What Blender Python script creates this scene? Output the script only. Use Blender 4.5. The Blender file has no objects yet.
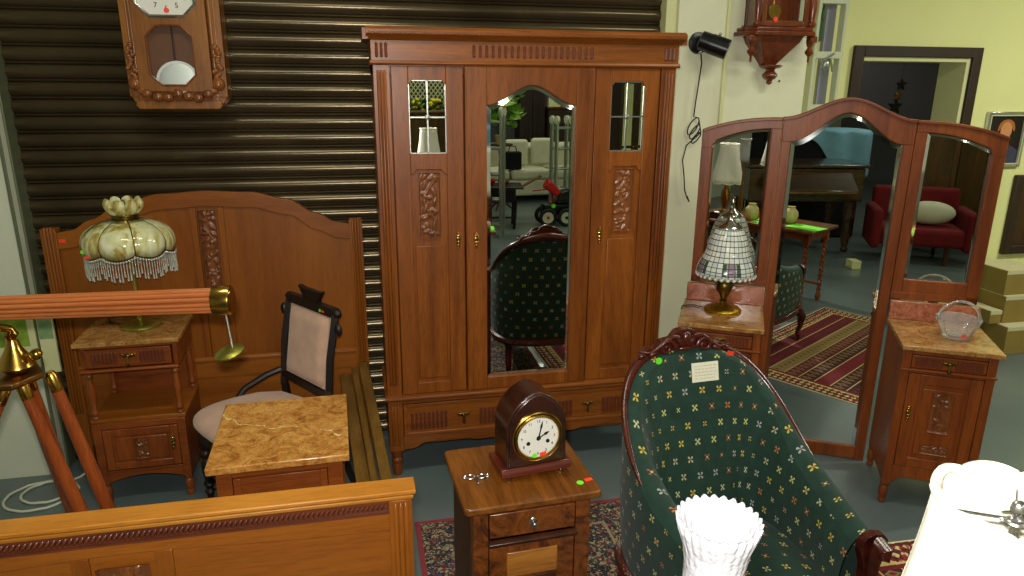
import bpy, bmesh, math, random
from mathutils import Vector, Matrix
PI = math.pi
sc = bpy.context.scene
COL = sc.collection
rnd = random.Random(7)

# ------------------------------------------------------------------ mesh builder
class MB:
    def __init__(s): s.v = []; s.f = []; s.uv = None
    def add(s, vs, fs):
        n = len(s.v); s.v += [tuple(p) for p in vs]; s.f += [tuple(i+n for i in f) for f in fs]
    def box(s, x0, x1, y0, y1, z0, z1):
        v = [(x0,y0,z0),(x1,y0,z0),(x1,y1,z0),(x0,y1,z0),(x0,y0,z1),(x1,y0,z1),(x1,y1,z1),(x0,y1,z1)]
        s.add(v, [(0,3,2,1),(4,5,6,7),(0,1,5,4),(1,2,6,5),(2,3,7,6),(3,0,4,7)]); return s
    def prism(s, poly, y0, y1):                 # polygon in x,z swept along y
        n = len(poly)
        v = [(x,y0,z) for x,z in poly]+[(x,y1,z) for x,z in poly]
        f = [tuple(range(n)), tuple(range(2*n-1,n-1,-1))]+[(i,i+n,(i+1)%n+n,(i+1)%n) for i in range(n)]
        s.add(v, f); return s
    def prismz(s, poly, z0, z1):                # polygon in x,y swept along z
        n = len(poly)
        v = [(x,y,z0) for x,y in poly]+[(x,y,z1) for x,y in poly]
        f = [tuple(range(n-1,-1,-1)), tuple(range(n,2*n))]+[(i,(i+1)%n,(i+1)%n+n,i+n) for i in range(n)]
        s.add(v, f); return s
    def prismx(s, poly, x0, x1):                # polygon in y,z swept along x
        n = len(poly)
        v = [(x0,y,z) for y,z in poly]+[(x1,y,z) for y,z in poly]
        f = [tuple(range(n)), tuple(range(2*n-1,n-1,-1))]+[(i,i+n,(i+1)%n+n,(i+1)%n) for i in range(n)]
        s.add(v, f); return s
    def band(s, xs, zt, zb, y0, y1):            # board between two curves zt(x), zb(x)
        n = len(xs); v = []
        for x in xs: v += [(x,y0,zb(x)),(x,y0,zt(x)),(x,y1,zt(x)),(x,y1,zb(x))]
        f = [(0,1,2,3),(4*n-1,4*n-2,4*n-3,4*n-4)]
        for i in range(n-1):
            a = 4*i; b = a+4
            for k in range(4): f.append((a+k,b+k,b+(k+1)%4,a+(k+1)%4))
        s.add(v, f); return s
    def lathe(s, prof, cx=0, cy=0, n=24, cz=0, sx=1, sy=1, lobes=None):
        v = []; f = []
        for r,z in prof:
            for i in range(n):
                a = 2*PI*i/n; q = r*(lobes(a,z) if lobes else 1)
                v.append((cx+sx*q*math.cos(a), cy+sy*q*math.sin(a), cz+z))
        m = len(prof)
        for j in range(m-1):
            for i in range(n):
                f.append((j*n+i, j*n+(i+1)%n, (j+1)*n+(i+1)%n, (j+1)*n+i))
        if prof[0][0] > 1e-6: f.append(tuple(range(n-1,-1,-1)))
        if prof[-1][0] > 1e-6: f.append(tuple(range((m-1)*n,m*n)))
        s.add(v, f); return s
    def shell(s, prof, cx=0, cy=0, n=24, cz=0, lobes=None):   # open lathe, no caps
        v = []; f = []
        for r,z in prof:
            for i in range(n):
                a = 2*PI*i/n; q, dz = lobes(a,r,z) if lobes else (r,z)
                v.append((cx+q*math.cos(a), cy+q*math.sin(a), cz+dz))
        for j in range(len(prof)-1):
            for i in range(n): f.append((j*n+i, j*n+(i+1)%n, (j+1)*n+(i+1)%n, (j+1)*n+i))
        s.add(v, f); return s
    def tube(s, pts, r, n=8, closed=False, prof=None):
        pts = [Vector(p) for p in pts]; m = len(pts); v = []; f = []
        up = None
        for j,p in enumerate(pts):
            if closed: d = pts[(j+1)%m]-pts[j-1]
            else: d = pts[min(j+1,m-1)]-pts[max(j-1,0)]
            if d.length < 1e-9: d = Vector((0,0,1))
            d.normalize()
            if up is None:
                up = Vector((0,0,1)) if abs(d.z) < .9 else Vector((1,0,0))
            a = d.cross(up)
            if a.length < 1e-6: a = d.cross(Vector((0,1,0)))
            a.normalize(); b = a.cross(d); b.normalize(); up = b
            rr = r[j] if isinstance(r,(list,tuple)) else r
            for i in range(n):
                t = 2*PI*i/n; q = rr*(prof(t) if prof else 1)
                v.append(p+a*math.cos(t)*q+b*math.sin(t)*q)
        for j in range(m if closed else m-1):
            k = (j+1)%m
            for i in range(n): f.append((j*n+i, k*n+i, k*n+(i+1)%n, j*n+(i+1)%n))
        if not closed: f += [tuple(range(n-1,-1,-1)), tuple(range((m-1)*n, m*n))]
        s.add(v, f); return s
    def ball(s, c, r, n=10, m=7, rot=None):
        if not isinstance(r,(list,tuple)): r = (r,r,r)
        v = []; f = []
        R = rot or Matrix.Identity(3)
        def P(a,b):
            q = R @ Vector((r[0]*math.sin(b)*math.cos(a), r[1]*math.sin(b)*math.sin(a), r[2]*math.cos(b)))
            return (c[0]+q.x, c[1]+q.y, c[2]+q.z)
        v.append(P(0,0))
        for j in range(1,m):
            for i in range(n): v.append(P(2*PI*i/n, PI*j/m))
        v.append(P(0,PI))
        for i in range(n):
            f.append((0,1+i,1+(i+1)%n))
            for j in range(m-2): f.append((1+j*n+i,1+(j+1)*n+i,1+(j+1)*n+(i+1)%n,1+j*n+(i+1)%n))
            f.append((1+(m-2)*n+i, len(v)-1, 1+(m-2)*n+(i+1)%n))
        s.add(v, f); return s
    def disc(s, c, r, axis='y', t=.004, n=32, ry=None):
        ry = ry or r; vs = []
        for k in (-.5,.5):
            for i in range(n):
                a = 2*PI*i/n; p = r*math.cos(a); q = ry*math.sin(a); w = k*t
                vs.append({'y':(c[0]+p,c[1]+w,c[2]+q),'z':(c[0]+p,c[1]+q,c[2]+w),'x':(c[0]+w,c[1]+p,c[2]+q)}[axis])
        s.add(vs, [tuple(range(n)), tuple(range(2*n-1,n-1,-1))]+[(i,i+n,(i+1)%n+n,(i+1)%n) for i in range(n)]); return s
    def ring(s, c, R, r, axis='y', n=32, k=8, Rz=None):
        Rz = Rz or R; pts = []
        for i in range(n):
            a = 2*PI*i/n; p = R*math.cos(a); q = Rz*math.sin(a)
            pts.append({'y':(c[0]+p,c[1],c[2]+q),'z':(c[0]+p,c[1]+q,c[2]),'x':(c[0],c[1]+p,c[2]+q)}[axis])
        return s.tube(pts, r, k, closed=True)
    def grid(s, fn, nu, nv, uvfn=None):
        v = [fn(i/nu, j/nv) for j in range(nv+1) for i in range(nu+1)]
        f = [(j*(nu+1)+i, j*(nu+1)+i+1, (j+1)*(nu+1)+i+1, (j+1)*(nu+1)+i) for j in range(nv) for i in range(nu)]
        s.add(v, f); return s
    def xf(s, M, start=0):
        s.v = s.v[:start]+[tuple(M @ Vector(p)) for p in s.v[start:]]; return s
    def build(s, name, m, parent=None, bevel=0, ang=38, loc=None, rotz=None, solid=0, recalc=True, uv=None, subsurf=0, seg=2):
        me = bpy.data.meshes.new(name); me.from_pydata(s.v, [], s.f)
        if uv:
            L = me.uv_layers.new(name='UVMap')
            for lp in me.loops: L.data[lp.index].uv = uv[lp.vertex_index]
        if recalc:
            b = bmesh.new(); b.from_mesh(me); bmesh.ops.recalc_face_normals(b, faces=b.faces); b.to_mesh(me); b.free()
        me.polygons.foreach_set('use_smooth', [True]*len(me.polygons))
        me.set_sharp_from_angle(angle=math.radians(ang))
        if m: me.materials.append(m)
        o = bpy.data.objects.new(name, me); COL.objects.link(o)
        if parent: o.parent = parent
        if loc: o.location = loc
        if rotz is not None: o.rotation_euler = (0,0,rotz)
        if solid:
            q = o.modifiers.new('Solidify','SOLIDIFY'); q.thickness = solid; q.offset = 0
        if bevel:
            q = o.modifiers.new('Bevel','BEVEL'); q.width = bevel; q.segments = seg; q.limit_method = 'ANGLE'; q.angle_limit = math.radians(40)
        if subsurf:
            q = o.modifiers.new('Subdivision','SUBSURF'); q.levels = subsurf; q.render_levels = subsurf
        return o

def thing(name, label, cat, loc=(0,0,0), rotz=0, group=None):
    o = bpy.data.objects.new(name, None); COL.objects.link(o)
    o.location = loc; o.rotation_euler = (0,0,rotz); o.empty_display_size = .1
    tag(o, label, cat, group); return o
def tag(o, label, cat, group=None):
    o['label'] = label; o['category'] = cat
    if group: o['group'] = group
    return o
def struct(o): o['kind'] = 'structure'; return o
def lab(o, label): o['label'] = label; return o

# ------------------------------------------------------------------ materials
def lin(c):
    c = c/255.; return c/12.92 if c <= .04045 else ((c+.055)/1.055)**2.4
def rgb(r, g, b): return (lin(r), lin(g), lin(b), 1)
def newmat(name):
    m = bpy.data.materials.new(name); m.use_nodes = True
    return m, m.node_tree, m.node_tree.nodes['Principled BSDF']
def plain(name, c, rough=.5, metal=0, coat=0, trans=0, ior=1.45, spec=None, var=0, vscale=8, bump=0, bscale=80, alpha=1, emis=None, sheen=0):
    m, nt, b = newmat(name)
    b.inputs['Base Color'].default_value = c; b.inputs['Roughness'].default_value = rough
    b.inputs['Metallic'].default_value = metal; b.inputs['Coat Weight'].default_value = coat
    b.inputs['Transmission Weight'].default_value = trans; b.inputs['IOR'].default_value = ior
    b.inputs['Alpha'].default_value = alpha; b.inputs['Sheen Weight'].default_value = sheen
    if spec is not None: b.inputs['Specular IOR Level'].default_value = spec
    if emis: b.inputs['Emission Color'].default_value = c; b.inputs['Emission Strength'].default_value = emis
    tc = nt.nodes.new('ShaderNodeTexCoord')
    if var:
        n = nt.nodes.new('ShaderNodeTexNoise'); n.inputs['Scale'].default_value = vscale; n.inputs['Detail'].default_value = 5
        nt.links.new(tc.outputs['Object'], n.inputs['Vector'])
        r = nt.nodes.new('ShaderNodeValToRGB'); e = r.color_ramp.elements
        e[0].position = .3; e[1].position = .7
        e[0].color = tuple(x*(1-var) for x in c[:3])+(1,); e[1].color = tuple(min(1,x*(1+var)) for x in c[:3])+(1,)
        nt.links.new(n.outputs['Fac'], r.inputs['Fac']); nt.links.new(r.outputs['Color'], b.inputs['Base Color'])
    if bump:
        n = nt.nodes.new('ShaderNodeTexNoise'); n.inputs['Scale'].default_value = bscale; n.inputs['Detail'].default_value = 4
        nt.links.new(tc.outputs['Object'], n.inputs['Vector'])
        q = nt.nodes.new('ShaderNodeBump'); q.inputs['Strength'].default_value = bump; q.inputs['Distance'].default_value = .004
        nt.links.new(n.outputs['Fac'], q.inputs['Height']); nt.links.new(q.outputs['Normal'], b.inputs['Normal'])
    return m
def wood(name, dark, light, axis='Z', rough=.40, coat=.12, big=9, pores=.22, figure=0):
    m, nt, b = newmat(name); N = nt.nodes; L = nt.links
    tc = N.new('ShaderNodeTexCoord'); mp = N.new('ShaderNodeMapping')
    s = {'X':(.09,1,1),'Y':(1,.09,1),'Z':(1,1,.09),'B':(.7,.7,.6)}[axis]
    mp.inputs['Scale'].default_value = s
    L.new(tc.outputs['Object'], mp.inputs['Vector'])
    n = N.new('ShaderNodeTexNoise'); n.inputs['Scale'].default_value = big; n.inputs['Detail'].default_value = 5; n.inputs['Roughness'].default_value = .6; n.inputs['Distortion'].default_value = 1.2+figure
    L.new(mp.outputs['Vector'], n.inputs['Vector'])
    r = N.new('ShaderNodeValToRGB'); e = r.color_ramp.elements
    e[0].position = .32; e[1].position = .68; e[0].color = dark; e[1].color = light
    L.new(n.outputs['Fac'], r.inputs['Fac'])
    p = N.new('ShaderNodeTexNoise'); p.inputs['Scale'].default_value = 150; p.inputs['Detail'].default_value = 3
    L.new(mp.outputs['Vector'], p.inputs['Vector'])
    pr = N.new('ShaderNodeValToRGB'); q = pr.color_ramp.elements
    q[0].position = .36; q[1].position = .52; q[0].color = (1-pores,)*3+(1,); q[1].color = (1,1,1,1)
    L.new(p.outputs['Fac'], pr.inputs['Fac'])
    mx = N.new('ShaderNodeMix'); mx.data_type = 'RGBA'; mx.blend_type = 'MULTIPLY'; mx.inputs['Factor'].default_value = 1
    L.new(r.outputs['Color'], mx.inputs['A']); L.new(pr.outputs['Color'], mx.inputs['B'])
    L.new(mx.outputs['Result'], b.inputs['Base Color'])
    bp = N.new('ShaderNodeBump'); bp.inputs['Strength'].default_value = .12; bp.inputs['Distance'].default_value = .002
    L.new(p.outputs['Fac'], bp.inputs['Height']); L.new(bp.outputs['Normal'], b.inputs['Normal'])
    b.inputs['Roughness'].default_value = rough; b.inputs['Coat Weight'].default_value = coat; b.inputs['Coat Roughness'].default_value = .25; b.inputs['Specular IOR Level'].default_value = .35
    return m
def marble(name, c1, c2, c3, vein, veinw=.02, scale=14, rough=.18):
    m, nt, b = newmat(name); N = nt.nodes; L = nt.links
    tc = N.new('ShaderNodeTexCoord')
    n = N.new('ShaderNodeTexNoise'); n.inputs['Scale'].default_value = scale; n.inputs['Detail'].default_value = 8; n.inputs['Roughness'].default_value = .65; n.inputs['Distortion'].default_value = 1.6
    L.new(tc.outputs['Object'], n.inputs['Vector'])
    r = N.new('ShaderNodeValToRGB'); e = r.color_ramp.elements
    e[0].position = .35; e[0].color = c1; e[1].position = .66; e[1].color = c3
    x = e.new(.5); x.color = c2
    L.new(n.outputs['Fac'], r.inputs['Fac'])
    # thin dark network
    v = N.new('ShaderNodeTexNoise'); v.inputs['Scale'].default_value = scale*1.6; v.inputs['Detail'].default_value = 5; v.inputs['Distortion'].default_value = 2.5
    L.new(tc.outputs['Object'], v.inputs['Vector'])
    a = N.new('ShaderNodeMath'); a.operation = 'SUBTRACT'; a.inputs[1].default_value = .5; L.new(v.outputs['Fac'], a.inputs[0])
    a2 = N.new('ShaderNodeMath'); a2.operation = 'ABSOLUTE'; L.new(a.outputs[0], a2.inputs[0])
    vr = N.new('ShaderNodeValToRGB'); q = vr.color_ramp.elements
    q[0].position = 0; q[0].color = (.42,.36,.3,1); q[1].position = .035; q[1].color = (1,1,1,1)
    L.new(a2.outputs[0], vr.inputs['Fac'])
    mx = N.new('ShaderNodeMix'); mx.data_type = 'RGBA'; mx.blend_type = 'MULTIPLY'; mx.inputs['Factor'].default_value = .8
    L.new(r.outputs['Color'], mx.inputs['A']); L.new(vr.outputs['Color'], mx.inputs['B'])
    # one pale diagonal vein running across the slab
    sp = N.new('ShaderNodeSeparateXYZ'); L.new(tc.outputs['Object'], sp.inputs[0])
    n3 = N.new('ShaderNodeTexNoise'); n3.inputs['Scale'].default_value = 9; n3.inputs['Detail'].default_value = 6
    L.new(tc.outputs['Object'], n3.inputs['Vector'])
    def M(op, A, B=None):
        k = N.new('ShaderNodeMath'); k.operation = op
        for i,Q in enumerate((A,B)):
            if Q is None: continue
            if isinstance(Q,(int,float)): k.inputs[i].default_value = Q
            else: L.new(Q, k.inputs[i])
        return k.outputs[0]
    d = M('ABSOLUTE', M('ADD', M('ADD', M('MULTIPLY', sp.outputs[0], .55), sp.outputs[1]), M('ADD', M('MULTIPLY', n3.outputs['Fac'], .16), vein)))
    k = M('LESS_THAN', M('ADD', d, M('MULTIPLY', v.outputs['Fac'], .02)), veinw)
    m2 = N.new('ShaderNodeMix'); m2.data_type = 'RGBA'
    L.new(M('MULTIPLY', k, .75), m2.inputs['Factor']); L.new(mx.outputs['Result'], m2.inputs['A']); m2.inputs['B'].default_value = rgb(235,215,150)
    L.new(m2.outputs['Result'], b.inputs['Base Color'])
    b.inputs['Roughness'].default_value = rough; b.inputs['Coat Weight'].default_value = .3
    return m

class NG:                                        # tiny node-graph helper
    def __init__(s, nt): s.N = nt.nodes; s.L = nt.links
    def m(s, op, a, b=None, c=None):
        k = s.N.new('ShaderNodeMath'); k.operation = op
        for i,Q in enumerate((a,b,c)):
            if Q is None: continue
            if isinstance(Q,(int,float)): k.inputs[i].default_value = Q
            else: s.L.new(Q, k.inputs[i])
        return k.outputs[0]
    def mix(s, f, a, b, mode='MIX'):
        k = s.N.new('ShaderNodeMix'); k.data_type = 'RGBA'; k.blend_type = mode
        for nm,Q in (('Factor',f),('A',a),('B',b)):
            if isinstance(Q,(int,float,tuple)): k.inputs[nm].default_value = Q
            else: s.L.new(Q, k.inputs[nm])
        return k.outputs['Result']
    def xyz(s, sock):
        k = s.N.new('ShaderNodeSeparateXYZ'); s.L.new(sock, k.inputs[0]); return k.outputs[0], k.outputs[1], k.outputs[2]
    def comb(s, x, y, z=0.0):
        k = s.N.new('ShaderNodeCombineXYZ')
        for i,Q in enumerate((x,y,z)):
            if isinstance(Q,(int,float)): k.inputs[i].default_value = Q
            else: s.L.new(Q, k.inputs[i])
        return k.outputs[0]
    def ramp(s, f, stops, const=False):
        k = s.N.new('ShaderNodeValToRGB'); e = k.color_ramp.elements
        if const: k.color_ramp.interpolation = 'CONSTANT'
        e[0].position = stops[0][0]; e[0].color = stops[0][1]
        e[1].position = stops[-1][0]; e[1].color = stops[-1][1]
        for p,c in stops[1:-1]:
            q = e.new(p); q.color = c
        s.L.new(f, k.inputs['Fac']); return k.outputs['Color']
    def noise(s, vec, scale, detail=3, dist=0):
        k = s.N.new('ShaderNodeTexNoise'); k.inputs['Scale'].default_value = scale; k.inputs['Detail'].default_value = detail; k.inputs['Distortion'].default_value = dist
        s.L.new(vec, k.inputs['Vector']); return k.outputs['Fac']
    def white(s, vec):
        k = s.N.new('ShaderNodeTexWhiteNoise'); k.noise_dimensions = '2D'; s.L.new(vec, k.inputs['Vector']); return k.outputs['Value']
    def voro(s, vec, scale, feature='F1'):
        k = s.N.new('ShaderNodeTexVoronoi'); k.inputs['Scale'].default_value = scale; k.feature = feature; s.L.new(vec, k.inputs['Vector']); return k

def green_fabric(pitch=.072):
    m, nt, b = newmat('green_motif_upholstery'); g = NG(nt); N = nt.nodes
    uv = N.new('ShaderNodeUVMap').outputs[0]
    u, v, _ = g.xyz(uv)
    su = g.m('DIVIDE', u, pitch); sv = g.m('DIVIDE', v, pitch*.8)
    row = g.m('FLOOR', sv)
    su2 = g.m('ADD', su, g.m('MULTIPLY', row, .5))
    cu = g.m('FLOOR', su2)
    fu = g.m('ABSOLUTE', g.m('SUBTRACT', g.m('FRACT', su2), .5)); fv = g.m('MULTIPLY', g.m('ABSOLUTE', g.m('SUBTRACT', g.m('FRACT', sv), .5)), .8)
    def dot(a, bb, r):
        du = g.m('SUBTRACT', fu, a); dv = g.m('SUBTRACT', fv, bb)
        return g.m('LESS_THAN', g.m('ADD', g.m('MULTIPLY', du, du), g.m('MULTIPLY', dv, dv)), r*r)
    diag = g.m('MAXIMUM', dot(.098,.098,.054), dot(.050,.050,.030))
    core = dot(0,0,.048)
    small = g.m('MAXIMUM', dot(.07,.07,.038), dot(0,0,.045))
    w = g.white(g.comb(cu, row)); w2 = g.white(g.comb(row, cu, 0))
    issmall = g.m('LESS_THAN', w2, .3)
    pat = g.m('ADD', g.m('MULTIPLY', small, issmall), g.m('MULTIPLY', g.m('MAXIMUM', diag, core), g.m('SUBTRACT', 1, issmall)))
    c1 = g.ramp(w, [(0,rgb(205,190,70)),(.3,rgb(190,190,150)),(.5,rgb(150,85,60)),(.62,rgb(205,200,120)),(.8,rgb(165,180,175)),(.9,rgb(190,120,60))], True)
    c2 = g.ramp(w, [(0,rgb(190,90,50)),(.4,rgb(220,215,120)),(.75,rgb(170,60,50)),(.99,rgb(170,60,50))], True)
    mot = g.mix(core, c1, c2)
    vec = N.new('ShaderNodeTexCoord').outputs['Object']
    nz = g.noise(vec, 30, 4)
    base = g.ramp(nz, [(.3, rgb(10,42,30)), (.7, rgb(15,54,40))])
    col = g.mix(g.m('MULTIPLY', pat, .75), base, mot)
    nt.links.new(col, b.inputs['Base Color'])
    b.inputs['Roughness'].default_value = .85; b.inputs['Sheen Weight'].default_value = .08
    bp = N.new('ShaderNodeBump'); bp.inputs['Strength'].default_value = .25; bp.inputs['Distance'].default_value = .001
    nt.links.new(g.noise(vec, 500, 2), bp.inputs['Height']); nt.links.new(bp.outputs['Normal'], b.inputs['Normal'])
    return m
def floral_rug(hx, hy):
    m, nt, b = newmat('floral_rug_pile'); g = NG(nt); N = nt.nodes
    vec = N.new('ShaderNodeTexCoord').outputs['Object']; x, y, z = g.xyz(vec)
    v = g.voro(vec, 62); v2 = g.voro(vec, 115); nz = g.noise(vec, 34, 4, 1.5)
    w = g.white(v.outputs['Position'])
    c = g.ramp(w, [(0,rgb(28,26,40)),(.34,rgb(96,30,34)),(.5,rgb(120,110,80)),(.62,rgb(40,52,44)),(.74,rgb(150,130,95)),(.84,rgb(60,60,84)),(.92,rgb(120,60,60))], True)
    w2 = g.white(v2.outputs['Position'])
    c2 = g.ramp(w2, [(0,rgb(34,30,38)),(.38,rgb(140,128,96)),(.65,rgb(100,34,38)),(.8,rgb(50,66,50)),(.95,rgb(160,150,120))], True)
    field = g.mix(g.m('GREATER_THAN', nz, .5), c, c2)
    field = g.mix(g.m('LESS_THAN', v.outputs['Distance'], .012), field, rgb(170,150,110))
    ax = g.m('SUBTRACT', hx, g.m('ABSOLUTE', x)); ay = g.m('SUBTRACT', hy, g.m('ABSOLUTE', y))
    e = g.m('MINIMUM', ax, ay)
    red = rgb(128,44,52)
    col = g.mix(g.m('LESS_THAN', e, .022), field, red)
    col = g.mix(g.m('LESS_THAN', g.m('ABSOLUTE', g.m('SUBTRACT', e, .17)), .006), col, rgb(140,120,90))
    nt.links.new(col, b.inputs['Base Color']); b.inputs['Roughness'].default_value = .95
    return m
def kilim_rug(hx, hy):
    m, nt, b = newmat('banded_rug_pile'); g = NG(nt); N = nt.nodes
    vec = N.new('ShaderNodeTexCoord').outputs['Object']; x, y, z = g.xyz(vec)
    ax = g.m('SUBTRACT', hx, g.m('ABSOLUTE', x)); ay = g.m('SUBTRACT', hy, g.m('ABSOLUTE', y)); e = g.m('MINIMUM', ax, ay)
    # bands across x, each with its own small repeated figures
    bx = g.m('DIVIDE', x, .105); bi = g.m('FLOOR', bx); bf = g.m('FRACT', bx)
    w = g.white(g.comb(bi, 3.0))
    ground = g.ramp(w, [(0,rgb(92,14,26)),(.3,rgb(58,10,22)),(.5,rgb(130,110,60)),(.68,rgb(110,16,26)),(.85,rgb(40,16,24))], True)
    fy = g.m('ABSOLUTE', g.m('SUBTRACT', g.m('FRACT', g.m('MULTIPLY', y, 17)), .5)); fx = g.m('ABSOLUTE', g.m('SUBTRACT', bf, .5))
    dia = g.m('LESS_THAN', g.m('ADD', fy, fx), .38); dia2 = g.m('LESS_THAN', g.m('ADD', fy, fx), .2)
    fig = g.mix(g.m('GREATER_THAN', w, .45), rgb(120,104,58), rgb(46,20,24))
    col = g.mix(g.m('MULTIPLY', dia, g.m('GREATER_THAN', g.white(g.comb(bi, 7.0)), .35)), ground, fig)
    col = g.mix(dia2, col, rgb(120,16,30))
    col = g.mix(g.m('LESS_THAN', g.m('ABSOLUTE', g.m('SUBTRACT', bf, .06)), .04), col, rgb(190,160,100))
    # border bands with rosettes
    s = g.m('ADD', x, y); dd = g.m('SUBTRACT', x, y)
    ro = g.m('MULTIPLY', g.m('SINE', g.m('MULTIPLY', s, 75)), g.m('SINE', g.m('MULTIPLY', dd, 75)))
    bord = g.mix(g.m('GREATER_THAN', ro, .12), rgb(74,20,26), rgb(205,190,130))
    bord = g.mix(g.m('GREATER_THAN', g.noise(vec, 60, 2), .56), bord, rgb(150,40,36))
    col = g.mix(g.m('LESS_THAN', e, .13), col, bord)
    for p,wd,c in ((.13,.006,rgb(200,180,110)),(.15,.012,rgb(110,16,26)),(.02,.008,rgb(90,20,26))):
        col = g.mix(g.m('LESS_THAN', g.m('ABSOLUTE', g.m('SUBTRACT', e, p)), wd), col, c)
    col = g.mix(g.m('LESS_THAN', e, .008), col, rgb(215,205,165))
    nt.links.new(col, b.inputs['Base Color']); b.inputs['Roughness'].default_value = .95
    return m
def tiled_glass(name, n, rows):
    """leaded mosaic shade: squares of pale glass between dark came, by angle and height; roses low down"""
    m, nt, b = newmat(name); g = NG(nt); N = nt.nodes
    uv = N.new('ShaderNodeUVMap').outputs[0]; u, v, _ = g.xyz(uv)
    fu = g.m('FRACT', g.m('MULTIPLY', u, n)); fv = g.m('FRACT', g.m('MULTIPLY', v, rows))
    line = g.m('MAXIMUM', g.m('LESS_THAN', g.m('ABSOLUTE', g.m('SUBTRACT', fu, .5)), .06), g.m('LESS_THAN', g.m('ABSOLUTE', g.m('SUBTRACT', fv, .5)), .075))
    w = g.white(g.comb(g.m('FLOOR', g.m('ADD', g.m('MULTIPLY', u, n), .5)), g.m('FLOOR', g.m('ADD', g.m('MULTIPLY', v, rows), .5))))
    base = g.ramp(w, [(0,rgb(206,212,196)),(.4,rgb(226,228,210)),(.7,rgb(190,204,206)),(1,rgb(232,230,212))])
    low = g.m('LESS_THAN', g.m('ABSOLUTE', g.m('SUBTRACT', v, .27)), .13)
    ru = g.m('ABSOLUTE', g.m('SUBTRACT', g.m('FRACT', g.m('MULTIPLY', u, 5)), .5))
    rose = g.m('MULTIPLY', low, g.m('LESS_THAN', ru, .13)); leaf = g.m('MULTIPLY', low, g.m('LESS_THAN', g.m('ABSOLUTE', g.m('SUBTRACT', ru, .2)), .06))
    base = g.mix(leaf, base, rgb(60,90,60)); base = g.mix(rose, base, rgb(150,130,140))
    col = g.mix(line, base, rgb(48,44,70))
    nt.links.new(col, b.inputs['Base Color']); b.inputs['Roughness'].default_value = .2
    b.inputs['Transmission Weight'].default_value = .0; b.inputs['Coat Weight'].default_value = .4
    return m
def slag_glass(name):
    m, nt, b = newmat(name); g = NG(nt); N = nt.nodes
    vec = N.new('ShaderNodeTexCoord').outputs['Object']
    mp = N.new('ShaderNodeMapping'); mp.inputs['Scale'].default_value = (1,1,.35); mp.inputs['Rotation'].default_value = (.5,.6,0); nt.links.new(vec, mp.inputs['Vector'])
    f = g.noise(mp.outputs[0], 16, 5, 1.5)
    col = g.ramp(f, [(.3,rgb(140,104,40)),(.42,rgb(176,160,84)),(.52,rgb(205,204,150)),(.7,rgb(226,226,190))])
    nt.links.new(col, b.inputs['Base Color']); b.inputs['Roughness'].default_value = .12; b.inputs['Coat Weight'].default_value = .5
    b.inputs['Subsurface Weight'].default_value = 0
    return m

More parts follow.
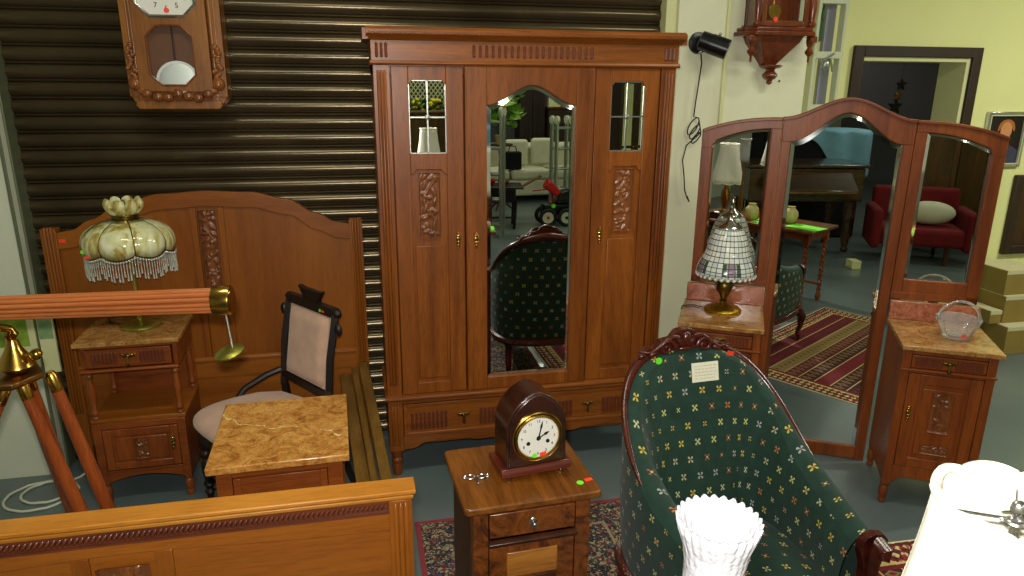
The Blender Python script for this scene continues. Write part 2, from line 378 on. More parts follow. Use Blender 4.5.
MAT = {}
def setup_materials():
    M = MAT
    M['oak'] = wood('oak_upright_grain', rgb(106,52,11), rgb(149,82,23), 'Z')
    M['oakx'] = wood('oak_level_grain', rgb(108,54,11), rgb(153,86,23), 'X')
    M['oakd'] = wood('oak_dark_turning', rgb(100,48,12), rgb(138,70,20), 'Z')  # slightly darker oak for turned feet and columns
    M['carve'] = wood('oak_carving', rgb(92,48,22), rgb(140,82,40), 'Z', rough=.28, coat=.6)
    M['bed'] = wood('honey_oak_upright', rgb(116,60,10), rgb(150,86,20), 'Z', big=3.5, pores=.12)
    M['bedx'] = wood('honey_oak_level', rgb(124,66,14), rgb(162,94,26), 'X', big=4, pores=.15)
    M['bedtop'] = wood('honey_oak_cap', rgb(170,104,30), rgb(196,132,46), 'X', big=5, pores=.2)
    M['rope'] = wood('oak_rope_moulding', rgb(84,40,24), rgb(120,62,36), 'X')
    M['rail'] = wood('olive_oak_boards', rgb(88,60,20), rgb(134,98,38), 'Y', big=7)
    M['dres'] = wood('reddish_oak_upright', rgb(106,48,14), rgb(144,74,26), 'Z')
    M['dresx'] = wood('reddish_oak_level', rgb(106,48,14), rgb(144,74,26), 'X')
    M['walnut'] = wood('burl_walnut', rgb(54,22,6), rgb(128,68,20), 'B', big=11, figure=2, coat=.6, rough=.25)
    M['walnuttop'] = wood('walnut_table_top', rgb(72,36,8), rgb(130,76,22), 'Y', big=8, figure=1, coat=.6, rough=.22)
    M['walnutl'] = wood('pale_walnut_panel', rgb(130,76,24), rgb(172,112,44), 'X', big=8, coat=.5)
    M['walnutd'] = wood('dark_walnut', rgb(40,18,8), rgb(74,36,14), 'Z', coat=.4)
    M['mahog'] = wood('dark_mahogany', rgb(48,14,8), rgb(92,30,16), 'X', rough=.22, coat=.7)
    M['ebony'] = wood('blackened_wood', rgb(18,10,8), rgb(38,22,16), 'Z', rough=.5, coat=.1)
    M['case'] = wood('mantel_clock_mahogany', rgb(30,12,8), rgb(60,26,14), 'X', rough=.2, coat=.7, big=14)
    M['case2'] = wood('mantel_clock_base', rgb(70,24,14), rgb(106,42,24), 'X', rough=.2, coat=.7)
    M['regul'] = wood('wall_clock_oak', rgb(116,68,20), rgb(152,96,36), 'Z', coat=.4)
    M['regulc'] = wood('wall_clock_carving', rgb(90,46,16), rgb(150,88,36), 'Z', rough=.25, coat=.6)
    M['vien'] = wood('red_walnut_clock', rgb(84,36,16), rgb(130,62,28), 'Z', rough=.25, coat=.5)
    M['tele'] = wood('reeded_barrel_wood', rgb(150,80,38), rgb(178,106,56), 'X', rough=.3, coat=.4, big=5, pores=.15)
    M['leg'] = wood('tripod_leg_wood', rgb(112,48,18), rgb(150,74,32), 'Z', rough=.25, coat=.5)
    M['marble'] = marble('golden_brown_marble', rgb(150,92,36), rgb(190,132,62), rgb(208,156,84), -.08, .012)
    M['marble2'] = marble('ochre_marble', rgb(126,84,40), rgb(170,122,66), rgb(190,146,86), .3, .006)
    M['marble3'] = marble('rosy_marble', rgb(140,74,52), rgb(176,104,76), rgb(196,130,98), .5, .004)
    M['brass'] = plain('polished_brass', rgb(190,150,70), .22, 1, var=.15, vscale=20)
    M['gold'] = plain('gilt_metal', rgb(205,165,50), .3, 1, var=.2, vscale=60, bump=.5, bscale=200)
    M['bronze'] = plain('aged_bronze', rgb(120,100,50), .35, 1, var=.25, vscale=30)
    M['oldbrass'] = plain('tarnished_brass', rgb(150,110,60), .35, 1, var=.2)
    M['greenbrass'] = plain('greenish_brass', rgb(180,176,80), .38, 1)
    M['silver'] = plain('silvered_metal', rgb(200,200,200), .25, 1)
    M['chrome'] = plain('chrome', rgb(220,220,220), .08, 1)
    M['mirror'] = plain('silvered_mirror_glass', (.80,.84,.78,1), .004, 1)
    M['bevel'] = plain('mirror_bevel', (.82,.86,.84,1), .05, 1)
    M['glass'] = plain('clear_glass', (.96,.99,.97,1), .01, 0, trans=1, ior=1.45)
    M['crystal'] = plain('cut_crystal', (.97,.99,.98,1), .06, 0, trans=.86, ior=1.55)
    M['fringe'] = plain('bright_cut_drops', rgb(226,228,214), .12, trans=.55, ior=1.5)
    M['came'] = plain('lead_came', rgb(170,170,160), .35, .9)
    M['slag'] = slag_glass('streaked_slag_glass')
    M['green'] = green_fabric()
    M['beige'] = plain('beige_velvet', rgb(196,158,134), .9, var=.1, vscale=14, bump=.3, bscale=300, sheen=.3)
    M['white'] = plain('white_shade_fabric', rgb(208,206,192), .85, var=.03, bump=.15, bscale=250)
    M['trimw'] = plain('cream_shade_braid', rgb(214,206,186), .8, bump=.3, bscale=300)
    M['milk'] = plain('milk_glass', rgb(158,158,162), .25, coat=.3, bump=.8, bscale=90)
    M['pin'] = plain('thin_grey_cord', rgb(120,116,120), .6)
    M['wallw'] = plain('pale_painted_wall', rgb(206,210,186), .7, var=.03, vscale=3, bump=.15, bscale=30)
    M['wallc'] = plain('cream_painted_wall', rgb(222,222,190), .7, var=.03, vscale=3)
    M['wally'] = plain('yellow_painted_wall', rgb(228,228,158), .7, var=.02, vscale=3)
    M['jamb'] = plain('white_gloss_paint', rgb(214,214,160), .4)
    M['grey'] = plain('grey_channel', rgb(104,110,84), .5, .3)
    M['rgrey'] = plain('grey_room_wall', rgb(96,92,98), .8, var=.05, vscale=2)
    M['slat'] = plain('brown_enamelled_slat', rgb(86,74,52), .25, .6, var=.25, vscale=2.5)
    M['black'] = plain('black_plastic', rgb(14,14,14), .3)
    M['blackc'] = plain('black_cloth', rgb(12,12,16), .9)
    M['dark'] = plain('very_dark_brown', rgb(46,30,18), .5, var=.2)
    M['lens'] = plain('lamp_front_glass', rgb(120,124,130), .15, .4)
    M['cord'] = plain('dark_flex', rgb(30,26,22), .5)
    M['wcord'] = plain('white_cable', rgb(200,204,180), .5)
    M['dial'] = plain('white_enamel_dial', rgb(228,226,214), .25, coat=.4)
    M['ink'] = plain('black_ink', rgb(16,16,20), .6)
    M['sgreen'] = plain('fluorescent_green_sticker', rgb(110,235,40), .5)
    M['sred'] = plain('fluorescent_red_sticker', rgb(248,70,40), .5)
    M['paper'] = plain('cream_card', rgb(226,222,196), .7)
    M['pencil'] = plain('pencil_writing', rgb(150,146,150), .8)
    M['alu'] = plain('aluminium', rgb(176,182,172), .35, .8)
    M['ladw'] = plain('pale_ladder_paint', rgb(206,210,180), .5)
    M['ladl'] = plain('lavender_grey_ladder_rail', rgb(150,150,164), .4, .3)
    M['carton'] = plain('cardboard', rgb(140,118,54), .85, var=.08, vscale=6)
    M['flap'] = plain('pale_carton_flap', rgb(196,190,150), .8)
    M['lime'] = plain('lime_paper', rgb(120,220,50), .7)
    M['blue'] = plain('blue_cloth', rgb(124,172,198), .85, var=.08)
    M['red'] = plain('red_velvet', rgb(104,4,10), .9, var=.2)
    M['redp'] = plain('red_enamel', rgb(190,24,20), .3)
    M['sofa'] = plain('ivory_upholstery', rgb(206,204,176), .85, var=.05)
    M['leaf'] = plain('plant_leaf', rgb(40,84,30), .5, var=.4, vscale=20)
    M['leafl'] = plain('pale_leaf', rgb(150,190,80), .5, var=.3, vscale=20)
    M['vase'] = plain('cream_pottery', rgb(196,184,120), .35, var=.12, vscale=12)
    M['piano'] = wood('dark_piano_veneer', rgb(44,26,10), rgb(84,54,22), 'X', rough=.12, coat=.8)
    M['brownp'] = wood('brown_panel', rgb(60,38,12), rgb(100,68,20), 'Z')
    M['rubber'] = plain('black_rubber', rgb(16,16,16), .7)
    M['wheelw'] = plain('cream_wheel', rgb(200,200,176), .5)
    M['yellow'] = plain('yellow_petals', rgb(220,200,40), .6)
    M['tiff'] = tiled_glass('leaded_mosaic_glass', 30, 11)
    # floor: painted concrete
    m, nt, b = newmat('painted_concrete_floor'); g = NG(nt)
    vec = nt.nodes.new('ShaderNodeTexCoord').outputs['Object']
    f = g.noise(vec, 1.4, 6, .4); col = g.ramp(f, [(.3,rgb(86,98,100)),(.7,rgb(104,117,114))])
    nt.links.new(col, b.inputs['Base Color']); b.inputs['Roughness'].default_value = .3; b.inputs['Coat Weight'].default_value = .15
    M['floor'] = m
    m, nt, b = newmat('ceiling_paint'); b.inputs['Base Color'].default_value = rgb(190,192,170); b.inputs['Roughness'].default_value = .9; M['ceil'] = m
setup_materials()
M = MAT
# ------------------------------------------------------------------ shared ornament
def carve_mb(x0, x1, z0, z1, y, depth=.012, seed=1, nu=22, horiz=False):
    """grape-and-leaf carving standing proud of a sunk ground, as one relief mesh facing -y"""
    r = random.Random(seed); w = x1-x0; h = z1-z0; nv = int(nu*h/w) if not horiz else nu//2*2
    if horiz: nv = nu; nu = int(nu*w/h)
    blobs = []
    L = w if horiz else h; Wd = h if horiz else w; k = max(2, int(L/Wd*1.3)); 
    for i in range(k):
        t = (i+.5)/k*L; s = 1 if i % 2 else -1
        for j in range(7):                                   # a bunch of berries
            blobs.append((t+r.uniform(-.22,.22)*Wd, s*.14*Wd+r.uniform(-.2,.2)*Wd, .085*Wd, .085*Wd, 0, 1))
        blobs.append((t+.25*Wd, -s*.2*Wd, .3*Wd, .11*Wd, r.uniform(-1,1), .8))
        blobs.append((t-.2*Wd, -s*.24*Wd, .24*Wd, .1*Wd, r.uniform(-1.5,1.5), .8))
    def H(a, c):                                             # a along, c across (centred)
        e = min(a, L-a, Wd/2-abs(c))
        if e < .06*Wd: return .9 if e < .035*Wd else 0
        v = 0
        st = abs(c-math.sin(a/Wd*2.6)*.26*Wd)
        if st < .07*Wd: v = .55*math.sqrt(1-(st/(.07*Wd))**2)
        for (ba, bc, ra, rc, th, hh) in blobs:
            da = a-ba; dc = c-bc; p = (da*math.cos(th)+dc*math.sin(th))/ra; q = (-da*math.sin(th)+dc*math.cos(th))/rc
            d = p*p+q*q
            if d < 1: v = max(v, hh*math.sqrt(1-d)*(.75+.25*math.cos(9*q)))
        return v
    mb = MB()
    def fn(u, t):
        x = x0+u*w; z = z0+t*h
        hh = H(u*w, (t-.5)*h) if horiz else H(t*h, (u-.5)*w)
        return (x, y-hh*depth, z)
    mb.grid(fn, nu, nv); return mb
def flutes(mb, x0, x1, n, z0, z1, y, r=.005):
    for i in range(n):
        x = x0+(x1-x0)*(i+.5)/n
        mb.tube([(x,y,z0),(x,y-.001,z0+.004),(x,y-.001,z1-.004),(x,y,z1)], [r*.4,r,r,r*.4], 6)
def rope(mb, x0, x1, z, y, r=.006, pitch=.011):
    n = int((x1-x0)/pitch); R = Matrix.Rotation(.6,3,'Y')
    for i in range(n): mb.ball((x0+(i+.5)*pitch, y, z), (r*.7, r*.8, r*1.5), 6, 4, R)
def frame_rect(mb, x0, x1, z0, z1, w, y0, y1):
    mb.box(x0,x0+w,y0,y1,z0,z1); mb.box(x1-w,x1,y0,y1,z0,z1)
    mb.box(x0+w,x1-w,y0,y1,z1-w,z1); mb.box(x0+w,x1-w,y0,y1,z0,z0+w)
def lin_(a, b, n): return [a+(b-a)*i/(n-1) for i in range(n)]
def interp(pts, x):
    for (a,p),(b,q) in zip(pts, pts[1:]):
        if x <= b:
            t = (x-a)/(b-a) if b > a else 0; t = max(0,min(1,t)); t = t*t*(3-2*t); return p+(q-p)*t
    return pts[-1][1]
def sticker(parent, x, y, z, col, kind='disc', axis='y', w=.016, tilt=0):
    mb = MB()
    if kind == 'disc':
        mb.disc((0,0,0), w*.62, axis, .0012, 16)
    else:
        if axis == 'y': mb.box(-w*.7,w*.7,-.0006,.0006,-w*.42,w*.42)
        else: mb.box(-w*.7,w*.7,-w*.42,w*.42,-.0006,.0006)
    o = mb.build('price_sticker', M[col], parent, loc=(x,y,z))
    o.rotation_euler = (0, tilt, 0) if axis == 'y' else (0,0,tilt)
    lab(o, ('round fluorescent green' if kind == 'disc' else 'small fluorescent red')+' price sticker'); return o
def txt(s, size):
    c = bpy.data.curves.new('t','FONT'); c.body = s; c.size = size; c.align_x = 'CENTER'; c.align_y = 'CENTER'; c.extrude = .0004
    o = bpy.data.objects.new('t', c); COL.objects.link(o); bpy.context.view_layer.update()
    me = bpy.data.meshes.new_from_object(o.evaluated_get(bpy.context.evaluated_depsgraph_get()))
    vs = [tuple(v.co) for v in me.vertices]; fs = [tuple(p.vertices) for p in me.polygons]
    bpy.data.objects.remove(o); bpy.data.curves.remove(c); bpy.data.meshes.remove(me)
    return vs, fs
def dial_numbers(mb, cx, cz, r, y, size, nums=range(1,13)):
    for n in nums:
        a = PI/2-n*PI/6; vs, fs = txt(str(n), size)
        mb.add([(cx+r*math.cos(a)+vx, y-vz, cz+r*math.sin(a)+vy) for vx,vy,vz in vs], fs)
def keyplate(parent, x, y, z):
    mb = MB()
    for dz,rr in ((.034,.006),(.022,.009),(.008,.012),(-.008,.010),(-.022,.008),(-.034,.005)): mb.ball((x,y,z+dz),(rr,.004,rr*1.1),8,6)
    mb.tube([(x,y-.004,z-.006),(x,y-.014,z-.010),(x,y-.014,z-.026),(x,y-.004,z-.030)], .0022, 6)
    return lab(mb.build('keyhole_plate', M['brass'], parent), 'ornate brass keyhole plate')
def droppull(parent, x, y, z, m='bronze'):
    mb = MB()
    mb.ball((x,y,z),(.028,.004,.010),12,6); mb.ball((x-.026,y,z+.004),(.008,.004,.006),8,6); mb.ball((x+.026,y,z+.004),(.008,.004,.006),8,6)
    mb.ball((x,y-.008,z),(.010,.008,.010),10,8)
    mb.tube([(x,y-.014,z),(x,y-.015,z-.018),(x,y-.014,z-.030)],[.003,.005,.008],8); mb.ball((x,y-.013,z-.034),(.009,.005,.010),8,6)
    return lab(mb.build('drawer_handle', M[m], parent), 'brass drop pull')

# ------------------------------------------------------------------ the setting
struct(MB().box(-3.0,8.0,-9.0,7.2,-.12,0).build('floor', M['floor']))
struct(MB().box(-3.0,8.0,-9.0,7.2,3.3,3.4).build('ceiling', M['ceil']))
struct(MB().box(-3.0,-1.515,3.56,3.9,0,3.3).build('wall_left_of_shutter', M['wallw']))
struct(MB().box(1.64,2.40,3.60,4.5,0,3.3).build('wall_right_of_shutter', M['wallc']))
struct(MB().box(-1.52,1.64,3.60,3.9,3.0,3.3).build('wall_above_shutter', M['wallw']))
wy = MB(); wy.box(2.40,3.415,4.5,4.60,0,3.3).box(4.295,8.0,4.5,4.60,0,3.3).box(3.415,4.295,4.5,4.60,2.085,3.3)
struct(wy.build('wall_back', M['wally']))
struct(MB().box(-3.1,-3.0,-9,7.2,0,3.3).build('wall_left', M['wallw']))
struct(MB().box(8.0,8.1,-9,7.2,0,3.3).build('wall_right', M['wally']))
struct(MB().box(-3.1,8.1,-9.1,-9.0,0,3.3).build('wall_rear', M['rgrey']))
struct(MB().box(2.3,8.0,7.1,7.2,0,3.3).build('wall_far_room', M['rgrey']))
tr = MB(); tr.box(1.905,1.925,3.585,3.60,0,3.3); struct(tr.build('trim_1', M['jamb'], bevel=.003))
tr = MB(); tr.box(1.58,1.64,3.62,3.74,0,3.0); struct(tr.build('trim_2', M['jamb'], bevel=.004))
tr = MB(); tr.box(-1.52,-1.505,3.60,3.74,0,3.0).box(-1.53,-1.515,3.55,3.56,0,3.3); struct(tr.build('trim_3', M['grey'], bevel=.003))
# roller shutter: one curtain of interlocked slats
pts = []
z = 0.0; P = .076
while z < 3.0:
    for k in range(11):
        t = k/10.; pts.append((3.70-.017*math.sin(PI*t)**.8-.003*t, z+.060*t))
    pts += [(3.703,z+.0615),(3.694,z+.064),(3.690,z+.068),(3.694,z+.073),(3.703,z+.075)]
    z += P
sh = MB()
n = len(pts)
sh.add([(-1.515,y,z) for y,z in pts]+[(1.62,y,z) for y,z in pts], [(i,i+1,n+i+1,n+i) for i in range(n-1)])
sh.box(-1.515,1.62,3.71,3.73,0,3.0)
o = struct(sh.build('door_1', M['slat'], ang=50)); o['label'] = 'dark brown steel roller shutter closed behind the wardrobe'
# door opening to the far room, dark casing and white lining
d = MB(); d.box(3.34,3.415,4.47,4.5,0,2.155).box(4.295,4.37,4.47,4.5,0,2.155).box(3.415,4.295,4.47,4.5,2.085,2.155)
o = struct(d.build('door_2', M['dark'], bevel=.004))
d = MB(); d.box(4.262,4.294,4.49,4.74,0,2.085).box(3.416,3.43,4.49,4.74,0,2.085).box(3.43,4.262,4.49,4.74,2.055,2.085)
struct(d.build('door_frame', M['jamb'], o, bevel=.003))
d = MB(); d.box(3.44,3.48,4.95,5.75,.01,2.04); struct(d.build('trim_4', M['dark']))
# ceiling light fixtures
def ceil_light(x, y, w, first=False):
    t = thing('ceiling_light', 'fluorescent batten on the ceiling, '+('out of view ahead of the camera' if y > 1 else 'behind the camera'), 'light', (x,y,3.3), 0, 'fluorescent battens')
    MB().box(-.65,.65,-.07,.07,-.06,-.0005).build('housing', M['jamb'], t, bevel=.005)
    MB().tube([(-.6,0,-.085),(.6,0,-.085)], .018, 10).build('tube', M['tubeglow'], t)
    l = bpy.data.lights.new('tube_light','AREA'); l.shape = 'RECTANGLE'; l.size = 1.2; l.size_y = .12; l.energy = w; l.color = (1.0,1.0,.84)
    o = bpy.data.objects.new('tube_light', l); COL.objects.link(o); o.parent = t; o.location = (0,0,-.11)
M['tubeglow'] = plain('glowing_tube', (1,1,.85,1), .5, emis=4)

# ------------------------------------------------------------------ wardrobe
def wardrobe():
    X0, X1 = .083, 1.457; Y = 3.19; YB = 3.585
    t = thing('wardrobe', 'tall oak triple wardrobe with mirrored centre door, against the roller shutter', 'wardrobe', (.77,Y,0))
    T = Matrix.Translation((-.77,-Y,0))
    def B(mb, n, m, p=t, **k): mb.xf(T); return mb.build(n, M[m] if isinstance(m,str) else m, p, **k)
    # cornice
    c = MB(); pr = [(3.60,2.066),(3.18,2.066),(3.168,2.078),(3.150,2.088),(3.148,2.106),(3.158,2.118),(3.60,2.118)]
    c.prismx([(a,b) for a,b in pr], .060, 1.482); rope(c, .066, 1.478, 2.092, 3.147, .0055)
    c.box(.045,.07,3.17,3.58,2.066,2.112).box(1.47,1.495,3.17,3.58,2.066,2.112); B(c,'cornice','oakx',bevel=.003)
    f = MB(); f.box(X0-.006,X1+.006,3.182,YB,1.982,2.066); f.prismx([(3.60,1.966),(3.176,1.966),(3.170,1.973),(3.174,1.984),(3.60,1.984)], X0-.012, X1+.012)
    B(f,'frieze','oakx',bevel=.002)
    f = MB(); flutes(f, .50, 1.06, 20, 2.000, 2.050, 3.182, .0075); B(f,'fluting','rope')
    for q0 in (.092,1.392):
        f = MB(); flutes(f, q0,q0+.058,3,1.996,2.054,3.182,.0075); B(f,'fluting','rope')
    # carcass
    c = MB(); c.box(X0,X0+.02,Y+.02,YB,.36,1.966).box(X1-.02,X1,Y+.02,YB,.36,1.966).box(X0,X1,YB-.012,YB,.36,1.966).box(X0,X1,Y+.03,YB,1.93,1.966).box(X0+.02,X1-.02,Y+.03,YB,.42,.44)
    B(c,'carcass','oak')
    for a,b in ((X0,.153),(1.387,X1)):
        p = MB(); p.box(a,b,Y-.004,Y+.03,.440,1.966); 
        for k in range(3):
            x = a+.014+(b-a-.028)*(k+.5)/3
            p.tube([(x,Y-.004,.50),(x,Y-.006,.51),(x,Y-.006,1.935),(x,Y-.004,1.945)],[.004,.0075,.0075,.004],6)
        B(p,'pilaster','oak',bevel=.003)
    # side doors
    def side(x0, x1, g0, g1, kx, seed):
        y0 = Y; y1 = Y+.024
        d = MB(); sw = g0-x0
        d.box(x0+.003,g0,y0,y1,.445,1.962).box(g1,x1-.003,y0,y1,.445,1.962)
        gt, gb, pt = 1.905, 1.592, 1.522
        # rails: top with eased corners, middle with shallow arch, bottom
        c_ = .018
        d.prism([(g0,1.962),(g1,1.962),(g1,gt-c_),(g1-.006,gt-c_),(g1-c_,gt),(g0+c_,gt),(g0+.006,gt-c_),(g0,gt-c_)], y0, y1)
        d.prism([(g0,gb),(g1,gb),(g1,pt-.022),(g1-.016,pt-.018),(g1-.026,pt),(g0+.026,pt),(g0+.016,pt-.018),(g0,pt-.022)], y0, y1)
        d.box(g0,g1,y0,y1,.445,.500)
        o = B(d,'door','oak',bevel=.0025)
        p = MB(); p.box(g0-.003,g1+.003,y0+.010,y1,.49,pt); p.box(g0+.012,g1-.012,y0+.004,y0+.012,.520,1.175)
        B(p,'door_panel','oak',o,bevel=.004)
        a, b = (g0+g1)/2-.047, (g0+g1)/2+.047
        B(carve_mb(a,b,1.213,1.508,y0+.008,.010,seed),'carved_panel','carve',o,ang=60)
        g = MB(); g.box(g0-.003,g1+.003,y0+.012,y0+.015,gb-.003,gt+.003); lab(B(g,'glass_pane','mirror',o),'small bevelled mirror pane')
        l = MB(); xm = (g0+g1)/2; zm = (gb+gt)/2
        l.box(xm-.003,xm+.003,y0+.006,y0+.012,gb,gt).box(g0,g1,y0+.006,y0+.012,zm-.003,zm+.003).ball((xm,y0+.008,zm),(.012,.005,.012),10,6)
        l.box(g0,g0+.004,y0+.006,y0+.012,gb,gt).box(g1-.004,g1,y0+.006,y0+.012,gb,gt).box(g0,g1,y0+.006,y0+.012,gb,gb+.004).box(g0,g1,y0+.006,y0+.012,gt-.004,gt)
        lab(B(l,'lead_strip','came',o),'grey lead strips dividing the small pane')
        keyplate(o, kx-.77, -.004, 1.196)
    side(.155,.470,.229,.391,.436,3); side(1.070,1.385,1.150,1.314,1.121,5)
    # centre door with arched mirror
    d = MB(); y0 = Y-.010; y1 = Y+.022; m0,m1 = .570,.982
    d.box(.473,m0,y0,y1,.445,1.962).box(m1,1.067,y0,y1,.445,1.962).box(m0,m1,y0,y1,.445,.507)
    def arch(x):
        u = abs(x-.776)/.206
        return 1.886-.086*(u*u*(3-2*u))*1.0 if u < 1 else 1.80
    xs = lin_(m0,m1,33); d.band(xs, lambda x:1.962, arch, y0, y1)
    o = B(d,'door','oak',bevel=.003); lab(o,'centre door with full-length arched mirror')
    g = MB(); g.band(lin_(m0-.002,m1+.002,33), lambda x:arch(x)+.003, lambda x:.504, y0+.014, y0+.018); lab(B(g,'mirror','mirror',o),'tall arched bevelled mirror')
    # bevel strip round the mirror edge
    bv = MB(); xs = lin_(m0,m1,33); w = .018
    bv.add([(x,y0+.0135,arch(x)) for x in xs]+[(m0+w+(m1-m0-2*w)*(x-m0)/(m1-m0),y0+.0105,arch(x)-w) for x in xs], [(i,i+1,34+i,33+i) for i in range(32)])
    for a,b in ((m0,m0+w),(m1,m1-w)): bv.add([(a,y0+.0135,.507),(a,y0+.0135,1.80),(b,y0+.0105,1.782),(b,y0+.0105,.525)],[(0,1,2,3)])
    bv.add([(m0,y0+.0135,.507),(m1,y0+.0135,.507),(m1-w,y0+.0105,.525),(m0+w,y0+.0105,.525)],[(0,1,2,3)])
    B(bv,'mirror_bevel','bevel',o,ang=5)
    b2 = MB(); b2.box(.478,.500,y0-.004,y0,.46,1.95).box(1.040,1.062,y0-.004,y0,.46,1.95); B(b2,'door_bead','oak',o,bevel=.003)
    keyplate(o, .519-.77, -.014, 1.194)
    # base with two drawers
    c = MB(); c.prismx([(YB,.418),(3.172,.418),(3.166,.426),(3.168,.436),(3.180,.442),(YB,.442)], X0-.012, X1+.012)
    c.box(X0,X0+.02,Y,YB,.15,.418).box(X1-.02,X1,Y,YB,.15,.418).box(X0,X1,YB-.012,YB,.15,.418).box(X0,X1,Y+.05,YB,.15,.17)
    B(c,'base','oakx',bevel=.002)
    for a,b in ((X0,.153),(1.387,X1)):
        p = MB(); p.box(a,b,Y-.004,Y+.03,.145,.418)
        for k in range(3):
            x = a+.014+(b-a-.028)*(k+.5)/3; p.tube([(x,Y-.004,.18),(x,Y-.006,.19),(x,Y-.006,.38),(x,Y-.004,.39)],[.003,.0065,.0065,.003],6)
        B(p,'base_block','oak',bevel=.003)
    for a,b,h in ((.156,.768,.450),(.772,1.384,1.092)):
        d = MB(); d.box(a,b,Y+.002,Y+.022,.222,.392); frame_rect(d,a,b,.222,.392,.016,Y-.003,Y+.01)
        w_ = b-a; 
        o = B(d,'drawer','oakx',bevel=.0025)
        for q0 in (h-.262,h+.078):
            d2 = MB(); flutes(d2,q0,q0+.184,9,.252,.345,Y+.002,.0075); B(d2,'fluting','rope',o)
        droppull(o, h-.77, -.002, .315)
    a = MB()
    ap = [(.153,.148),(.20,.150),(.26,.178),(.34,.186),(.44,.186),(.52,.168),(.60,.170),(.77,.176),(.94,.170),(1.02,.168),(1.10,.186),(1.20,.186),(1.28,.178),(1.34,.150),(1.387,.148)]
    a.band(lin_(.153,1.387,60), lambda x:.218, lambda x: interp(ap,x), Y+.002, Y+.02); a.box(.153,1.387,Y-.001,Y+.02,.395,.417); B(a,'apron','oakx',bevel=.002)
    for x in (.118,1.422):
        for yy in (3.225,3.54):
            p = MB(); p.lathe([(.020,0),(.024,.02),(.026,.05),(.022,.07),(.028,.078),(.028,.09),(.022,.098),(.030,.12),(.030,.146)],x,yy,16); B(p,'foot','oakd')
    return t
wardrobe()

# ------------------------------------------------------------------ bed
def bed_head():
    x0, x1 = -1.444, .006; cx = (x0+x1)/2; Y = 3.595
    t = thing('bed_headboard', 'tall honey oak headboard with arched top and carved centre strip, against the shutter', 'headboard', (cx,Y,0))
    top = [(0,1.392),(.20,1.382),(.37,1.345),(.51,1.27),(.60,1.222),(.672,1.212)]
    inn = [(0,1.318),(.20,1.308),(.37,1.268),(.51,1.185),(.60,1.142),(.672,1.134)]
    m = MB(); m.band(lin_(-.668,.668,61), lambda x: interp(top,abs(x)), lambda x: interp(inn,abs(x)), 0, .03); m.build('top_rail', M['bedx'], t, bevel=.003)
    p = MB(); p.band(lin_(-.668,.668,61), lambda x: interp(inn,abs(x))+.004, lambda x:.53, .012, .024); p.build('back_panel', M['bed'], t)
    for s in (-1,1):
        q = MB(); a, b = (s*.725, s*.660) if s < 0 else (.660,.725)
        q.box(a,b,-.008,.05,.0,1.234)
        for k in range(3):
            x = a+.012+(b-a-.024)*(k+.5)/3; q.tube([(x,-.008,.3),(x,-.010,.31),(x,-.010,1.225),(x,-.006,1.240)],[.003,.0075,.0075,.0075],6)
        q.build('post', M['bed'], t, bevel=.003)
        st = MB(); c = s*.062; st.box(c-.014,c+.014,-.002,.02,.54,1.312); st.build('stile', M['bed'], t, bevel=.002)
        st = MB(); c = s*.222; st.box(c-.003,c+.003,.004,.014,.54,1.29); 
    carve_mb(-.040,.040,.895,1.302,.002,.012,11).build('carved_panel', M['carve'], t, ang=60)
    b = MB(); b.box(-.045,.045,.002,.02,.54,.893); b.build('centre_panel', M['bed'], t)
    r = MB(); r.box(-.662,.662,-.004,.03,.445,.545).prismx([(.0,.53),(-.014,.536),(-.012,.548),(.0,.556)],-.662,.662); r.build('lower_rail', M['bedx'], t, bevel=.002)
    r = MB(); r.box(-.662,.662,.004,.024,.12,.445); r.build('lower_panel', M['bedx'], t, bevel=.002)
    sticker(t, -.640, -.001, 1.175, 'sred', 'rect', w=.02)
bed_head()
def bed_foot():
    cx = -.618; Y = 1.66
    t = thing('bed_footboard', 'low honey oak footboard in the bottom left foreground, thick moulded top edge', 'footboard', (cx,Y,0))
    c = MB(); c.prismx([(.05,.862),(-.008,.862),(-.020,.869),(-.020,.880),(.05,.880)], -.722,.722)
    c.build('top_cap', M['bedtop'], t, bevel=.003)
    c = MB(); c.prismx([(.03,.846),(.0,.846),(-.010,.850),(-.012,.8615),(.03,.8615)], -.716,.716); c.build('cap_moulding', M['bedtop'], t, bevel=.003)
    r = MB(); r.box(-.655,.655,.004,.024,.806,.846); rope(r,-.652,.652,.826,.004,.0085,.0125); r.box(-.655,.655,-.001,.006,.806,.812); r.build('rope_moulding', M['rope'], t)
    r = MB(); r.band(lin_(-.655,.655,41), lambda x:.806, lambda x:.752+.022*math.exp(-(x/.35)**2) if abs(x) > .001 else .774, .004,.024); r.box(-.655,.655,.004,.024,.18,.26); r.build('rail', M['bedx'], t, bevel=.002)
    p = MB(); p.box(-.655,.655,.010,.020,.2,.80); p.build('panel', M['bedx'], t)
    for s in (-1,1):
        q = MB(); a, b = (-.712,-.652) if s < 0 else (.652,.712)
        q.box(a,b,-.006,.046,0,.846)
        for k in range(3):
            x = a+.010+(b-a-.020)*(k+.5)/3; q.tube([(x,-.006,.2),(x,-.008,.21),(x,-.008,.83),(x,-.006,.84)],[.003,.0075,.0075,.003],6)
        q.build('post', M['bed'], t, bevel=.003)
        st = MB(); st.box(s*.095-.02,s*.095+.02,.001,.012,.26,.775); st.build('stile', M['bed'], t, bevel=.002)
    carve_mb(-.062,.062,.42,.745,.006,.012,21,26).build('carved_panel', M['carve'], t, ang=60)
bed_foot()
